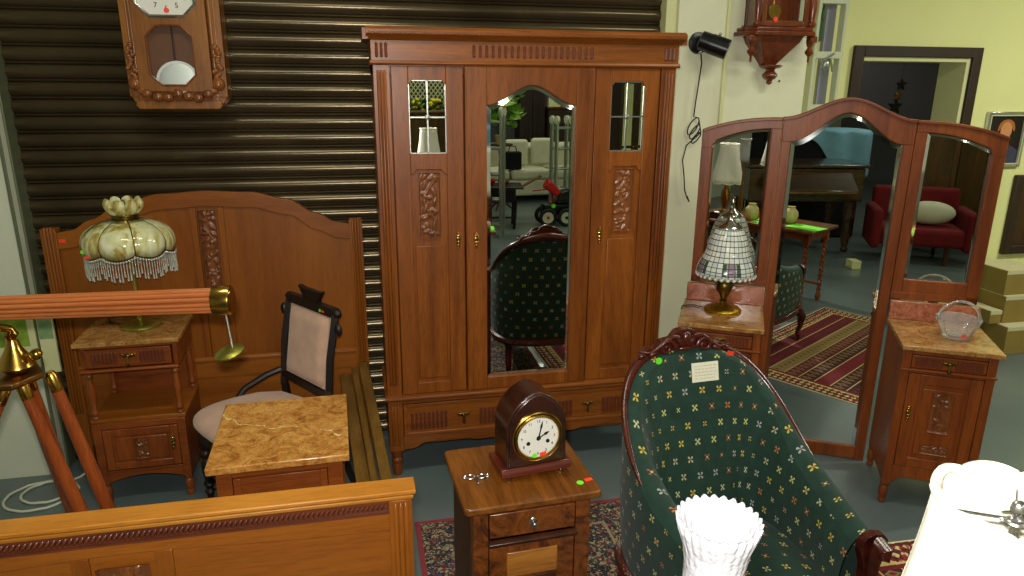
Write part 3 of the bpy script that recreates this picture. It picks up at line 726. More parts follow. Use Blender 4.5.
def rails():
    ls = ['bed side rail nearest the wardrobe, sloping down from the headboard','wider flat bed side rail beside the marble topped cabinet, leftmost of the three boards','narrow ledger board lying between the two bed side rails']
    for k,(xa,xb,w,th,ln,zt) in enumerate(((-.052,.108,.050,.030,1.72,.485),(-.150,.0,.060,.025,1.62,.420),(-.088,.064,.032,.022,1.7,.455))):
        t = thing('bed_side_rail', ls[k], 'bed rail', (xa,3.560,zt), 0, 'bed side rails')
        dz = zt-th-.005; 
        m = MB(); y1 = -math.sqrt(ln*ln-dz*dz); dx = xb-xa
        vs = []
        for (yy,zz,xo) in ((0,0,0),(y1,-dz,dx)):
            vs += [(xo,yy,zz),(xo+w,yy,zz+.0),(xo+w,yy,zz-th),(xo,yy,zz-th)]
        m.add(vs, [(0,1,2,3),(7,6,5,4),(0,4,5,1),(1,5,6,2),(2,6,7,3),(3,7,4,0)])
        m.build('board', M['rail'], t, bevel=.003)
        h = MB(); h.box(w*.2,w*.8,-.012,.02,-th+.004,-.004); lab(h.build('rail_hook', M['oldbrass'], t),'small metal hook at the headboard end')
rails()
# ------------------------------------------------------------------ cabinets
def marble_top(t, x0, x1, y0, y1, z, m, th=.022):
    b = MB(); b.box(x0,x1,y0,y1,z-th,z); return b.build('marble_top', M[m], t, bevel=.004, seg=3)
def bedside_open():
    t = thing('bedside_cabinet', 'open bedside cabinet with turned columns, carrying the lamp with crystal fringe', 'bedside cabinet', (-1.035,3.220,0), math.radians(1.0))
    w, d = .195, .345
    marble_top(t, -.215,.215,-.015,d+.005,.800,'marble2')
    c = MB(); c.box(-w,w,.0,d,.765,.778).box(-w,w,.004,d,.655,.668).box(-w,-w+.018,.02,d,.668,.765).box(w-.018,w,.02,d,.668,.765).box(-w,w,d-.012,d,.12,.765)
    c.prismx([(.0,.655),(-.010,.660),(-.008,.668),(.0,.670)],-w-.006,w+.006); c.build('drawer_case', M['dresx'], t, bevel=.002)
    dr = MB(); dr.box(-w+.022,w-.022,.002,.02,.676,.760); o = dr.build('drawer', M['dresx'], t, bevel=.003)
    for q0 in (-.150,.045):
        f = MB(); flutes(f,q0,q0+.105,7,.690,.748,.003,.0065); f.build('fluting', M['rope'], o)
    droppull(o, 0, -.002, .728)
    prof = [(.012,.424),(.016,.432),(.010,.440),(.017,.452),(.017,.46),(.011,.47),(.014,.52),(.017,.56),(.013,.60),(.011,.625),(.017,.63),(.017,.638),(.012,.645),(.018,.656)]
    for x in (-w+.018,w-.018):
        MB().lathe(prof,x,.022,14).build('column', M['oakd'], t); MB().lathe(prof,x,d-.03,14).build('column', M['oakd'], t)
    sh = MB(); sh.box(-w-.004,w+.004,.012,d,.405,.424); sh.build('shelf', M['bedx'], t, bevel=.003)
    c = MB(); c.box(-w,-w+.035,.005,.03,.0+.10,.405).box(w-.035,w,.005,.03,.10,.405).box(-w,-w+.016,.03,d,.10,.405).box(w-.016,w,.03,d,.10,.405).box(-w+.035,w-.035,.008,.03,.375,.405)
    c.band(lin_(-w+.035,w-.035,21), lambda x:.165, lambda x:.105+.03*(1-(x/.16)**2), .006,.03).box(-w+.016,w-.016,.03,d,.14,.155); c.build('cupboard_case', M['dresx'], t, bevel=.002)
    dz = MB(); frame_rect(dz,-w+.037,w-.037,.170,.372,.034,.004,.024); dz.box(-w+.07,w-.07,.010,.02,.20,.345); dz.box(-w+.085,w-.085,.005,.012,.215,.328); o = dz.build('cupboard_door', M['dres'], t, bevel=.004)
    carve_mb(-.028,.028,.222,.322,.003,.008,31,16).build('carved_panel', M['carve'], o, ang=60)
    keyplate(o, .132, .0, .285)
    for x in (-w+.018,w-.018):
        for y in (.02,d-.02):
            MB().lathe([(.014,0),(.019,.012),(.014,.03),(.020,.04),(.020,.075),(.014,.085),(.018,.105)],x,y,14).build('foot', M['oakd'], t)
bedside_open()
def bedside_closed():
    t = thing('bedside_cabinet', 'closed bedside cabinet with bright golden marble slab, standing behind the footboard', 'bedside cabinet', (-.285,2.23,0), math.radians(1.5))
    marble_top(t, -.208,.208,-.225,.228,.800,'marble',.024)
    w, a, b = .185, -.200, .210
    c = MB(); c.box(-w,w,a+.006,b,.745,.776)
    for x in (-w,w-.045): c.box(x,x+.045,a,a+.03,.09,.776).box(x,x+.045,b-.03,b,.09,.776)
    c.box(-w,w,b-.012,b,.14,.776).box(-w+.004,-w+.02,a+.01,b,.12,.776).box(w-.02,w-.004,a+.01,b,.12,.776).box(-w,w,a+.02,b,.12,.14); c.build('case', M['dresx'], t, bevel=.002)
    d = MB(); frame_rect(d,-w+.047,w-.047,.58,.742,.022,a+.002,a+.02); d.box(-w+.06,w-.06,a+.009,a+.018,.59,.735); d.build('drawer', M['dresx'], t, bevel=.002)
    d = MB(); frame_rect(d,-w+.047,w-.047,.14,.572,.04,a+.002,a+.02); d.box(-w+.08,w-.08,a+.009,a+.018,.17,.54); d.build('cupboard_door', M['dres'], t, bevel=.002)
    for x in (-w+.022,w-.022):
        for y in (a+.02,b-.02): MB().lathe([(.014,0),(.02,.012),(.014,.03),(.020,.04),(.018,.07),(.02,.092)],x,y,14).build('foot', M['oakd'], t)
bedside_closed()
def walnut():
    # top corners (.245,1.711) (.647,1.743) (.641,2.054) (.217,2.07)
    t = thing('bedside_cabinet', 'burl walnut bedside cabinet in the centre foreground, carrying the pointed-arch clock', 'bedside cabinet', (.438,1.895,.004), math.radians(3.0))
    def rr(w, a, b, r):
        p = []
        for (cx,cy,a0) in ((w-r,b-r,0),(-w+r,b-r,90),(-w+r,a+r,180),(w-r,a+r,270)):
            for k in range(6): q = math.radians(a0+18*k); p.append((cx+r*math.cos(q),cy+r*math.sin(q)))
        return p
    b = MB(); b.prismz(rr(.206,-.175,.175,.018),.726,.750); b.build('table_top', M['walnuttop'], t, bevel=.006, seg=3)
    w, a, d = .178, -.150, .160
    c = MB(); c.box(-w,-w+.045,a,a+.03,.06,.726).box(w-.045,w,a,a+.03,.06,.726).box(-w,-w+.016,a+.03,d,.06,.726).box(w-.016,w,a+.03,d,.06,.726).box(-w,w,d-.012,d,.06,.726)
    c.box(-w+.045,w-.045,a+.004,a+.03,.712,.726).box(-w+.045,w-.045,a+.002,a+.03,.06,.13); c.build('case', M['walnut'], t, bevel=.002)
    q = MB(); q.box(-w-.01,w+.01,a-.01,d+.005,.03,.075); q.build('plinth', M['walnutd'], t, bevel=.005)
    for sx in (-w-.001,w+.001): MB().box(min(sx,sx*.99),max(sx,sx*.99),a+.035,d-.01,.1,.70).build('side_panel', M['walnutd'], t)
    dr = MB(); dr.box(-w+.048,w-.048,a-.002,a+.02,.628,.708); o = dr.build('drawer', M['walnut'], t, bevel=.003)
    k = MB(); k.ball((0,a-.006,.668),(.013,.004,.016),10,6).ball((0,a-.018,.668),(.008,.008,.008),10,6).ball((.0,a-.012,.654),(.005,.005,.008),8,6); lab(k.build('drawer_knob', M['silver'], o),'small silvery drop knob')
    m = MB(); m.prismx([(a,.600),(a-.014,.606),(a-.018,.616),(a-.010,.622),(a,.624)],-w+.042,w-.042); m.build('drawer_moulding', M['walnutd'], t, bevel=.002)
    dd = MB(); frame_rect(dd,-w+.048,w-.048,.135,.598,.055,a+.0,a+.02); dd.box(-w+.10,w-.10,a+.006,a+.02,.18,.55); o = dd.build('cupboard_door', M['walnut'], t, bevel=.003)
    p = MB(); p.box(-.078,.078,a-.003,a+.006,.488,.572); p.build('pale_panel', M['walnutl'], o, bevel=.003)
    p = MB(); p.box(-.078,.078,a+.002,a+.008,.20,.478); p.build('dark_panel', M['walnutd'], o, bevel=.003)
    sticker(t, .155,-.118,.7512,'sgreen','disc','z',.017); sticker(t, .185,-.108,.7512,'sred','rect','z',.017,.15)
walnut()
# winding key lying on the walnut cabinet
k = MB()
for s in (-1,1):
    k.ring((s*.017,0,0),.012,.0022,'z',20,6,); k.ring((s*.034,.002,0),.006,.0018,'z',14,6)
k.tube([(-.008,0,0),(.008,0,0)],.003,8).tube([(0,0,0),(.001,-.020,0),(.002,-.038,0)],[.0035,.0025,.0035],8)
k.ball((.002,-.038,0),(.005,.006,.004),8,6)
tag(k.build('winding_key', M['silver'], loc=(.300,1.875,.7585), rotz=-.05), 'ornate silvery winding key lying left of the arched clock', 'key')

# ------------------------------------------------------------------ mantel clock
def mantel_clock():
    t = thing('mantel_clock', 'dark pointed-arch mantel clock with white enamel dial on the walnut cabinet', 'clock', (.4815,1.850,.7545), math.radians(7.5))
    for x in (-.085,.085):
        for y in (.012,.108): MB().lathe([(.008,0),(.012,.003),(.012,.008),(.008,.011)],x,y,14).build('foot', M['case'], t)
    b = MB(); b.prismx([(-.006,.011),(-.006,.020),(-.002,.027),(.002,.036),(.120,.036),(.126,.027),(.130,.020),(.130,.011)],-.112,.112); b.build('base', M['case2'], t, bevel=.002)
    W = .096; H0 = .150; H1 = .272
    pts = [(W,.036),(W,H0)]
    # lancet: arcs centred on the opposite side
    R = (W*W+(H1-H0)**2)/(2*W)
    ccx = W-R
    a1 = math.atan2(H1-H0, -ccx)
    for i in range(1,15): q = a1*i/14; pts.append((ccx+R*math.cos(q), H0+R*math.sin(q)))
    pts[-1] = (0,H1)
    full = pts+[(-x,z) for x,z in reversed(pts[:-1])]
    c = MB(); c.prism(full, .004, .116); c.build('case', M['case'], t, bevel=.004, seg=3, ang=30)
    ins = [(x*.90, .046+(z-.036)*.93) for x,z in full]
    f = MB(); f.prism(ins,-.001,.006); f.build('front_panel', M['case'], t, bevel=.002)
    cz = .132; r = .066
    z = MB(); z.ring((0,-.008,cz),r+.003,.0045,'y',48,8); z.ring((0,-.003,cz),r+.011,.004,'y',48,6); z.build('bezel', M['brass'], t)
    d = MB(); d.disc((0,-.005,cz),r+.001,'y',.004,48); o = d.build('dial', M['dial'], t)
    n = MB(); dial_numbers(n,0,cz,.052,-.0076,.0125); 
    for i in range(60):
        a = i*PI/30; n.box(-.0004,.0004,-.0078,-.0072,-.0012,.0012)
        for j in range(8):
            x,y,zz = n.v[-8+j]; n.v[-8+j] = ((.0625+zz)*math.sin(a)+x*math.cos(a), y, cz+(.0625+zz)*math.cos(a)-x*math.sin(a))
    n.build('numerals', M['ink'], o, recalc=False)
    h = MB(); 
    def hand(a, L, w):
        s, c_ = math.sin(a), math.cos(a); P = [(-.003,-.008),(.003,-.008),(.0016,L*.45),(w,L*.68),(0,L),(-w,L*.68),(-.0016,L*.45)]
        h.prism([(x*c_+zz*s, cz+zz*c_-x*s) for x,zz in P], -.0125,-.0115)
    hand(math.radians(12), .056, .0035); hand(math.radians(62), .038, .005); h.disc((0,-.012,cz),.006,'y',.004,16); h.build('hands', M['ink'], o)
    for x in (-.031,.031): q = MB(); q.disc((x,-.0072,cz-.016),.0062,'y',.002,16); q.build('winding_hole', M['ink'], o)
    sticker(t,-.012,-.0095,cz-.058,'sgreen','disc','y',.013); sticker(t,.016,-.0095,cz-.056,'sred','rect','y',.015,-.15)
mantel_clock()

# ------------------------------------------------------------------ slag glass lamp with crystal fringe
def slag_lamp():
    t = thing('table_lamp', 'domed slag glass lamp with crown top and crystal fringe on the left', 'lamp', (-1.022,3.41,.801))
    MB().lathe([(.085,0),(.088,.006),(.080,.014),(.060,.020),(.045,.026),(.030,.030),(.012,.036),(.009,.06),(.013,.075),(.009,.09),(.008,.30),(.012,.315),(.008,.33),(.008,.50)],0,0,32).build('lamp_base', M['greenbrass'], t)
    n = 8
    def R(z): 
        u = (z-.335)/.165; return .188-.0*u if False else None
    prof = [(.183,.372),(.191,.392),(.191,.412),(.185,.434),(.168,.457),(.137,.479),(.097,.494),(.058,.500)]
    def dome(a, r, z):
        f = abs(math.cos(n*a/2)); return r*(.955+.055*(1-(1-f)**3)), z-(.016*(1-abs(math.sin(n*a/2)))**.8 if z < .35 else 0)+.0
    s = MB().shell(prof,0,0,96,0,lambda a,r,z:(r*(.95+.06*abs(math.cos(n*a/2))**.5), z-(.018*abs(math.cos(n*a/2)) if z < .38 else 0)))
    sh = s.build('lamp_shade', M['slag'], t, solid=.003, ang=60)
    rb = MB()
    for i in range(n):
        a = 2*PI*(i+.5)/n; rb.tube([(r*.955*math.cos(a),r*.955*math.sin(a),z) for r,z in prof],.0035,6)
    for z0,rr,k in ((.370,.184,.003),): rb.tube([(rr*(.95+.06*abs(math.cos(n*a/2))**.5)*math.cos(a),rr*(.95+.06*abs(math.cos(n*a/2))**.5)*math.sin(a),z0-.018*abs(math.cos(n*a/2))) for a in [2*PI*i/96 for i in range(96)]],k,6,closed=True)
    rb.build('shade_rib', M['bronze'], sh)
    co = MB().lathe([(.056,.496),(.056,.505),(.050,.508),(.050,.516),(.056,.520),(.054,.524)],0,0,32); co.build('shade_collar', M['bronze'], t)
    cr = MB().shell([(.050,.520),(.066,.535),(.079,.555),(.080,.575),(.070,.595)],0,0,96,0,lambda a,r,z:(r*(.88+.14*abs(math.cos(n*a/2))**.5), z-(.030*(1-abs(math.cos(n*a/2))**.35) if z > .57 else 0)+.0))
    cr.build('shade_crown', M['slag'], t, solid=.003, ang=60)
    MB().lathe([(.004,.50),(.004,.56),(.010,.57),(.006,.585),(.0,.592)],0,0,12).build('finial', M['bronze'], t)
    fr = MB(); fb = MB(); N = 104
    for i in range(N):
        a = 2*PI*i/N; k = abs(math.cos(n*a/2)); rr = .184*(.95+.06*k**.5); z0 = .367-.018*k; x,y = rr*math.cos(a), rr*math.sin(a)
        L = .078+.014*math.sin(i*2.1)
        fb.ball((x,y,z0-.006),.0055,8,6)
        fr.tube([(x,y,z0-.012),(x,y,z0-L*.4),(x,y,z0-L*.5),(x,y,z0-L)],[.0014,.0024,.0014,.0034],6); fr.ball((x,y,z0-L-.003),(.0042,.0042,.006),6,5)
    fr.build('crystal_fringe', M['fringe'], t); fb.build('fringe_bead', M['fringe'], t)
    c = MB().tube([(-.09,.02,.006),(-.16,.08,.004),(-.17,.13,.004)],.0025,6); c.build('lamp_cord', M['cord'], t)
    sticker(sh,-.150,-.125,.385,'sgreen','disc','y',.014); sticker(sh,-.128,-.148,.365,'sred','rect','y',.014)
slag_lamp()

# ------------------------------------------------------------------ side chair
def side_chair():
    # built facing -y, seat centre at origin, then turned to face left and forward
    t = thing('side_chair', 'small side chair with beige velvet seat and back in a blackened frame', 'chair', (-.462,3.100,0), math.radians(-55)); t.scale = (1.10,1.10,1.0)
    def seatpoly(k=1.0, n=8):
        p = []; 
        for i in range(17):
            q = PI+PI*i/16; p.append((.235*k*math.copysign(abs(math.cos(q))**.5,math.cos(q)), -.06+.19*k*math.copysign(abs(math.sin(q))**.55,math.sin(q))))
        p += [(.19*k,.19*k),(-.19*k,.19*k)]; return p
    s = MB(); lay = [(.93,.405),(.99,.415),(1.0,.43),(.985,.452),(.93,.468),(.75,.480),(.45,.486),(.12,.488)]
    v = []; f = []; P0 = seatpoly(); n = len(P0)
    for k,z in lay: v += [(x*k,(y-.05)*k+.05,z) for x,y in P0]
    for j in range(len(lay)-1): f += [(j*n+i,j*n+(i+1)%n,(j+1)*n+(i+1)%n,(j+1)*n+i) for i in range(n)]
    f.append(tuple(range((len(lay)-1)*n,len(lay)*n))); f.append(tuple(range(n-1,-1,-1)))
    s.add(v,f); s.build('seat', M['beige'], t, ang=60, subsurf=1)
    r = MB(); r.prismz([(x*.97,y*.97) for x,y in P0],.365,.412); r.build('seat_rail', M['ebony'], t, bevel=.004)
    for x in (-.185,.185):
        MB().lathe([(.012,0),(.016,.01),(.012,.025),(.016,.05),(.022,.06),(.012,.075),(.024,.10),(.014,.12),(.022,.16),(.024,.20),(.014,.23),(.026,.25),(.026,.262),(.016,.275),(.024,.30),(.024,.37)],x,-.19,14).build('leg', M['ebony'], t)
        l = MB(); l.tube([(x*.9,.30,0),(x*.95,.235,.20),(x*.95,.195,.40),(x*.95,.185,.50)],[.015,.018,.02,.018],4); l.build('leg', M['ebony'], t)
        p = MB(); p.tube([(x*.95,.185,.48),(x*.95,.205,.70),(x*.95,.245,.90)],[.019,.018,.019],4); p.ball((x*.95,.248,.905),(.026,.02,.024),10,8); p.ball((x*1.12,.232,.84),(.018,.014,.03),8,6); p.build('back_post', M['ebony'], t)
        h = MB(); h.tube([(x,.18,.55),(x*1.12,.12,.53),(x*1.18,.02,.49),(x*1.12,-.03,.45)],[.014,.016,.014,.012],8); h.build('hip_rest', M['ebony'], t)
    def Z(z): return .185+(z-.5)*.15
    for z0,z1 in ((.885,.925),(.515,.545)):
        c = MB(); c.add([(-.175,Z(z0)-.014,z0),(.175,Z(z0)-.014,z0),(.175,Z(z0)+.018,z0),(-.175,Z(z0)+.018,z0),(-.175,Z(z1)-.014,z1),(.175,Z(z1)-.014,z1),(.175,Z(z1)+.018,z1),(-.175,Z(z1)+.018,z1)],[(0,3,2,1),(4,5,6,7),(0,1,5,4),(1,2,6,5),(2,3,7,6),(3,0,4,7)])
        c.build('back_rail', M['ebony'], t, bevel=.004)
    q = MB(); q.prism([(-.052,.922),(.052,.922),(.058,.945),(.088,.985),(.05,.978),(0,.980),(-.05,.978),(-.088,.985),(-.058,.945)],.236,.262); q.build('crest', M['ebony'], t, bevel=.004)
    b = MB()
    def pad(u,v):
        x = -.142+.284*u; z = .552+.325*v; e = min(u,1-u)*.284; e2 = min(v,1-v)*.325; k = min(1,e/.03)**.5*min(1,e2/.03)**.5
        return (x, Z(z)-.004-.026*k, z)
    b.grid(pad,16,16); b.box(-.15,.15,Z(.71)-.006,Z(.71)+.012,.55,.88)
    Mx = b.v[-8:]; b.v[-8:] = [(x,y+(z-.71)*.15,z) for x,y,z in Mx]
    b.build('back_pad', M['beige'], t, ang=60)
    sticker(t,.085,Z(.9)-.0155,.902,'sgreen','disc','y',.012); sticker(t,.107,Z(.9)-.0155,.902,'sred','rect','y',.012)
side_chair()

# ------------------------------------------------------------------ telescope on tripod
def telescope():
    A = Vector((-.351,1.952,1.3290)); Bv = Vector((-.929,2.004,1.324)); d = (Bv-A).normalized()
    t = thing('telescope', 'reeded wooden telescope with brass end on a wooden tripod, at the left edge', 'telescope', (-1.0,2.14,0))
    T = Matrix.Translation((1.0,-2.14,0))
    def B(mb, n, m, p=t, **k): mb.xf(T); return mb.build(n, M[m], p, **k)
    P = lambda s: A+d*s
    b = MB(); b.tube([P(.036),P(1.05)],[.0285,.0250],32); bar = B(b,'barrel','leg')
    e1 = d.cross(Vector((0,0,1))).normalized(); e2 = e1.cross(d).normalized(); b = MB()
    for k in range(13):
        a = 2*PI*k/13+.35; o_ = e1*math.cos(a)+e2*math.sin(a); b.tube([P(.036)+o_*.0285,P(1.05)+o_*.0250],[.0062,.0054],10)
    B(b,'reeding','tele',bar)
    e = MB(); e.tube([P(.0),P(.002),P(.004),P(.038),P(.042),P(.048)],[.0375,.0395,.0400,.0400,.0385,.0380],40); e.tube([P(-.001),P(-.002)],[.033,.033],40); B(e,'objective_ring','brass')
    e = MB(); e.tube([P(1.04),P(1.10),P(1.102),P(1.22),P(1.225),P(1.25)],[.034,.034,.022,.022,.028,.028],32); B(e,'eyepiece','brass')
    p0 = P(.020)+Vector((0,0,-.038)); c = MB(); pt = []
    for i in range(26):
        u = i/25; pt.append(p0+Vector((.012*u,-.02*u,-.092*u)))
    for i,q in enumerate(pt): c.ball(tuple(q),(.0028,.0028,.0026),6,4)
    c.tube(pt,.0012,5); B(c,'cap_chain','silver')
    q = pt[-1]; cp = MB(); cp.lathe([(.0,.004),(.012,.003),(.030,-.004),(.040,-.008),(.039,-.013),(.028,-.012),(.0,-.020)],0,0,32)
    cp.xf(Matrix.Translation(q+Vector((-.012,0,-.004))) @ Matrix.Rotation(math.radians(-14),4,'Y') @ Matrix.Rotation(math.radians(10),4,'X')); B(cp,'dust_cap','greenbrass')
    H = Vector((-.935,2.040,1.145)); G = P(.610)
    y = MB(); y.tube([G+Vector((0,0,-.030)),G+Vector((0,0,-.050)),H+Vector((0,0,.11)),H+Vector((0,0,.095)),H+Vector((0,0,.08))],[.018,.012,.010,.020,.010],16)
    y.tube([H+Vector((0,0,.08)),H+Vector((0,0,.055)),H+Vector((0,0,.015)),H+Vector((0,0,.005)),H+Vector((0,0,-.01))],[.014,.020,.042,.046,.030],24)
    y.ball(tuple(H+Vector((.060,-.02,.040))),(.016,.016,.016),12,8).tube([H+Vector((0,0,.03)),H+Vector((.060,-.02,.040))],.007,8); B(y,'swivel_head','brass')
    pl = MB(); pl.lathe([(.085,-.004),(.092,.002),(.092,.014),(.084,.018),(.03,.020)],H.x-.03,H.y,6,H.z-.035); B(pl,'head_plate','oldbrass',bevel=.002)
    for k,(F,off) in enumerate((((-.700,2.10,0),(.030,.020)),((-.98,2.46,0),(.008,-.004)),((-1.50,1.86,0),(.02,-.03)))):
        F = Vector(F); h = Vector((F.x-H.x,F.y-H.y,0)).normalized()
        for s in (-1,1):
            S = H+h*.035+Vector((0,0,-.03))+Vector((off[0]*s,off[1]*s,0)); E = F+Vector((off[0]*s*.8,off[1]*s*.8,0))
            D = (E-S); L = D.length; D.normalize()
            f = MB(); f.tube([S,S+D*.012,S+D*.060,S+D*.064],[.009,.0165,.0165,.013],16)
            lg = MB(); lg.tube([S+D*.058,S+D*.30,S+D*(L*.55),S+D*(L-.05)],[.0155,.0185,.0195,.013],16); o = B(lg,'leg','leg')
            lab(B(f,'ferrule','brass',o),'brass ferrule'); f = MB(); f.tube([S+D*(L-.055),S+D*(L-.05),S+D*L],[.012,.014,.006],16); lab(B(f,'ferrule','brass',o),'brass ferrule')
        C0 = H+h*.035+Vector((0,0,-.03)); mid = C0.lerp(F,.74); s2 = MB(); s2.tube([mid+Vector((off[0]*.86,off[1]*.86,0)),mid-Vector((off[0]*.86,off[1]*.86,0))],.009,8)
        s2.tube([mid,Vector((H.x,H.y,mid.z+.02))],.006,8); B(s2,'spreader','oldbrass')
telescope()
# ------------------------------------------------------------------ three-panel mirror with its two side cabinets
def dresser():
    t = thing('triple_mirror_dresser', 'three-panel mirrored oak dresser with two marble topped side cabinets, right of the wardrobe', 'dresser', (2.265,3.011,0), math.radians(-30))
    y0, y1 = 0, .030
    # centre panel
    def top(x): 
        u = abs(x)/.288; return 1.832-.094*(u*u*(3-2*u))-.018*math.sin(PI*u)**2*0
    def gl(x):
        u = abs(x)/.245; return 1.772-.140*(u*u*(3-2*u)) if u < 1 else 1.632
    c = MB(); c.box(-.288,-.245,y0,y1,.0,1.70).box(.245,.288,y0,y1,0,1.70)
    c.band(lin_(-.288,.288,41), top, lambda x: gl(x) if abs(x) < .245 else 1.632, y0-.002, y1); c.box(-.245,.245,y0,y1,.004,.072)
    o = c.build('centre_frame', M['dres'], t, bevel=.003)
    b = MB(); b.band(lin_(-.290,.290,41), lambda x: top(x)+.010, lambda x: top(x)-.006, y0-.010, y1+.004); b.build('top_moulding', M['dresx'], o, bevel=.003)
    g = MB(); g.band(lin_(-.247,.247,41), lambda x:gl(x)+.002, lambda x:.070, y0+.016, y0+.020); lab(g.build('centre_mirror', M['mirror'], t),'tall arched bevelled mirror')
    g = MB(); w = .02; xs = lin_(-.245,.245,41)
    g.add([(x,y0+.0155,gl(x)) for x in xs]+[(x*(.245-w)/.245,y0+.0125,gl(x)-w) for x in xs],[(i,i+1,42+i,41+i) for i in range(40)])
    for s in (-1,1): g.add([(s*.245,y0+.0155,.072),(s*.245,y0+.0155,1.632),(s*(.245-w),y0+.0125,1.612),(s*(.245-w),y0+.0125,.092)],[(0,1,2,3)])
    g.build('mirror_bevel', M['bevel'], t, ang=5)
    for s in (-1,1):
        def wt(x): u = (abs(x)-.290)/.372; return 1.736-.064*u**2.2
        def wg(x): u = (abs(x)-.335)/.275; return 1.690-.07*u**2
        c = MB()
        def bx(a,b_,z0,z1): c.box(min(s*a,s*b_),max(s*a,s*b_),y0,y1,z0,z1)
        bx(.290,.337,.93,1.72); bx(.610,.662,.895,1.60); bx(.337,.610,.93,.995); bx(.290,.662,.895,.932)
        xs = lin_(.290,.662,25); xs = [s*x for x in xs]
        if s < 0: xs = xs[::-1]
        c.band(xs, wt, lambda x: wg(x) if .337 < abs(x) < .610 else (wg(.337) if abs(x) <= .337 else 1.59), y0-.001, y1)
        o = c.build('wing_frame', M['dres'], t, bevel=.003)
        b = MB(); b.band(xs, lambda x: wt(x)+.009, lambda x: wt(x)-.006, y0-.009, y1+.003); b.build('top_moulding', M['dresx'], o, bevel=.003)
        xs2 = [s*x for x in lin_(.334,.613,21)]
        if s < 0: xs2 = xs2[::-1]
        g = MB(); g.band(xs2, lambda x: wg(x)+.002, lambda x:.992, y0+.016, y0+.020); lab(g.build('wing_mirror', M['mirror'], t),'narrow bevelled side mirror')
        g = MB(); q = [s*x for x in lin_(.337,.610,21)]; mid = s*.4735; k = (.1365-.015)/.1365
        g.add([(x,y0+.0155,wg(x)) for x in q]+[(mid+(x-mid)*k,y0+.0125,wg(x)-.015) for x in q],[(i,i+1,22+i,21+i) for i in range(20)])
        for a in (q[0],q[-1]): g.add([(a,y0+.0155,.995),(a,y0+.0155,wg(a)),(mid+(a-mid)*k,y0+.0125,wg(a)-.015),(mid+(a-mid)*k,y0+.0125,1.010)],[(0,1,2,3)])
        g.build('mirror_bevel', M['bevel'], t, ang=5)
        # side cabinet
        X = lambda a: s*a
        def BX(mb,a,b_,*r): return mb.box(min(s*a,s*b_),max(s*a,s*b_),*r)
        m = MB(); BX(m,.289,.684,-.420,-.002,.778,.800); lab(m.build('marble_top', M['marble2'], t, bevel=.004, seg=3),'ochre brown marble slab')
        m = MB(); BX(m,.293,.676,-.024,-.003,.800,.893); lab(m.build('marble_upstand', M['marble3'], t, bevel=.004),'rosy marble upstand')
        F = -.398; c = MB()
        for a,b_ in ((.300,.336),(.632,.668)): BX(c,a,b_,F,F+.03,.10,.778)
        BX(c,.300,.318,F+.03,-.01,.11,.778); BX(c,.650,.668,F+.03,-.01,.11,.778); BX(c,.300,.668,-.02,-.006,.11,.778); BX(c,.336,.632,F+.004,F+.03,.755,.778); BX(c,.336,.632,F+.002,F+.03,.668,.690); BX(c,.318,.650,F+.03,-.02,.14,.155)
        xs3 = [s*x for x in lin_(.336,.632,25)]
        if s < 0: xs3 = xs3[::-1]
        c.band(xs3, lambda x:.205, lambda x:.112+.035*min(1,(1-(abs(abs(x)-.484)/.148)**2)*2.2) if abs(abs(x)-.484) < .148 else .112, F+.003, F+.03)
        o = c.build('side_cabinet', M['dres'], t, bevel=.0025)
        c = MB(); BX(c,.292,.300,F+.02,-.02,.16,.74); BX(c,.668,.676,F+.02,-.02,.16,.74)
        c = MB(); a_ = min(s*.292,s*.676); c.prismx([(F,.676),(F-.012,.680),(F-.014,.688),(F,.692)],min(s*.296,s*.672),max(s*.296,s*.672)); c.build('drawer_ledge', M['dresx'], o, bevel=.002)
        d = MB(); BX(d,.338,.630,F+.001,F+.02,.693,.753); d.build('drawer', M['dresx'], o, bevel=.003)
        for A in (sorted((s*.352,s*.462)),sorted((s*.508,s*.618))):
            f = MB(); flutes(f,A[0],A[1],7,.700,.746,F+.001,.006); f.build('fluting', M['rope'], o)
        droppull(o, s*.485, F-.003, .728)
        d = MB(); A = sorted((s*.338,s*.630)); frame_rect(d,A[0],A[1],.207,.666,.048,F,F+.02)
        d.box(A[0]+.045,A[1]-.045,F+.008,F+.018,.25,.62); d.box(A[0]+.066,A[1]-.066,F+.003,F+.010,.275,.598); d.build('cabinet_door', M['dres'], o, bevel=.004)
        carve_mb(s*.485-.042,s*.485+.042,.395,.585,F+.001,.008,41,18).build('carved_panel', M['carve'], o, ang=60)
        carve_mb(s*.485-.055,s*.485+.055,.285,.33,F+.001,.006,43,14,True).build('carved_swag', M['carve'], o, ang=60)
        keyplate(o, s*.484-.125, F-.003, .47)
        for xx in (.316,.652):
            for yy in (F+.018,-.03): MB().lathe([(.013,0),(.018,.01),(.014,.028),(.020,.038),(.020,.08),(.015,.09),(.020,.105)],s*xx,yy,14).build('foot', M['oakd'], o)
dresser()
def dloc(u, y): 
    c, s = math.cos(math.radians(-30)), math.sin(math.radians(-30)); return (2.265+u*c-y*s, 3.011+u*s+y*c)
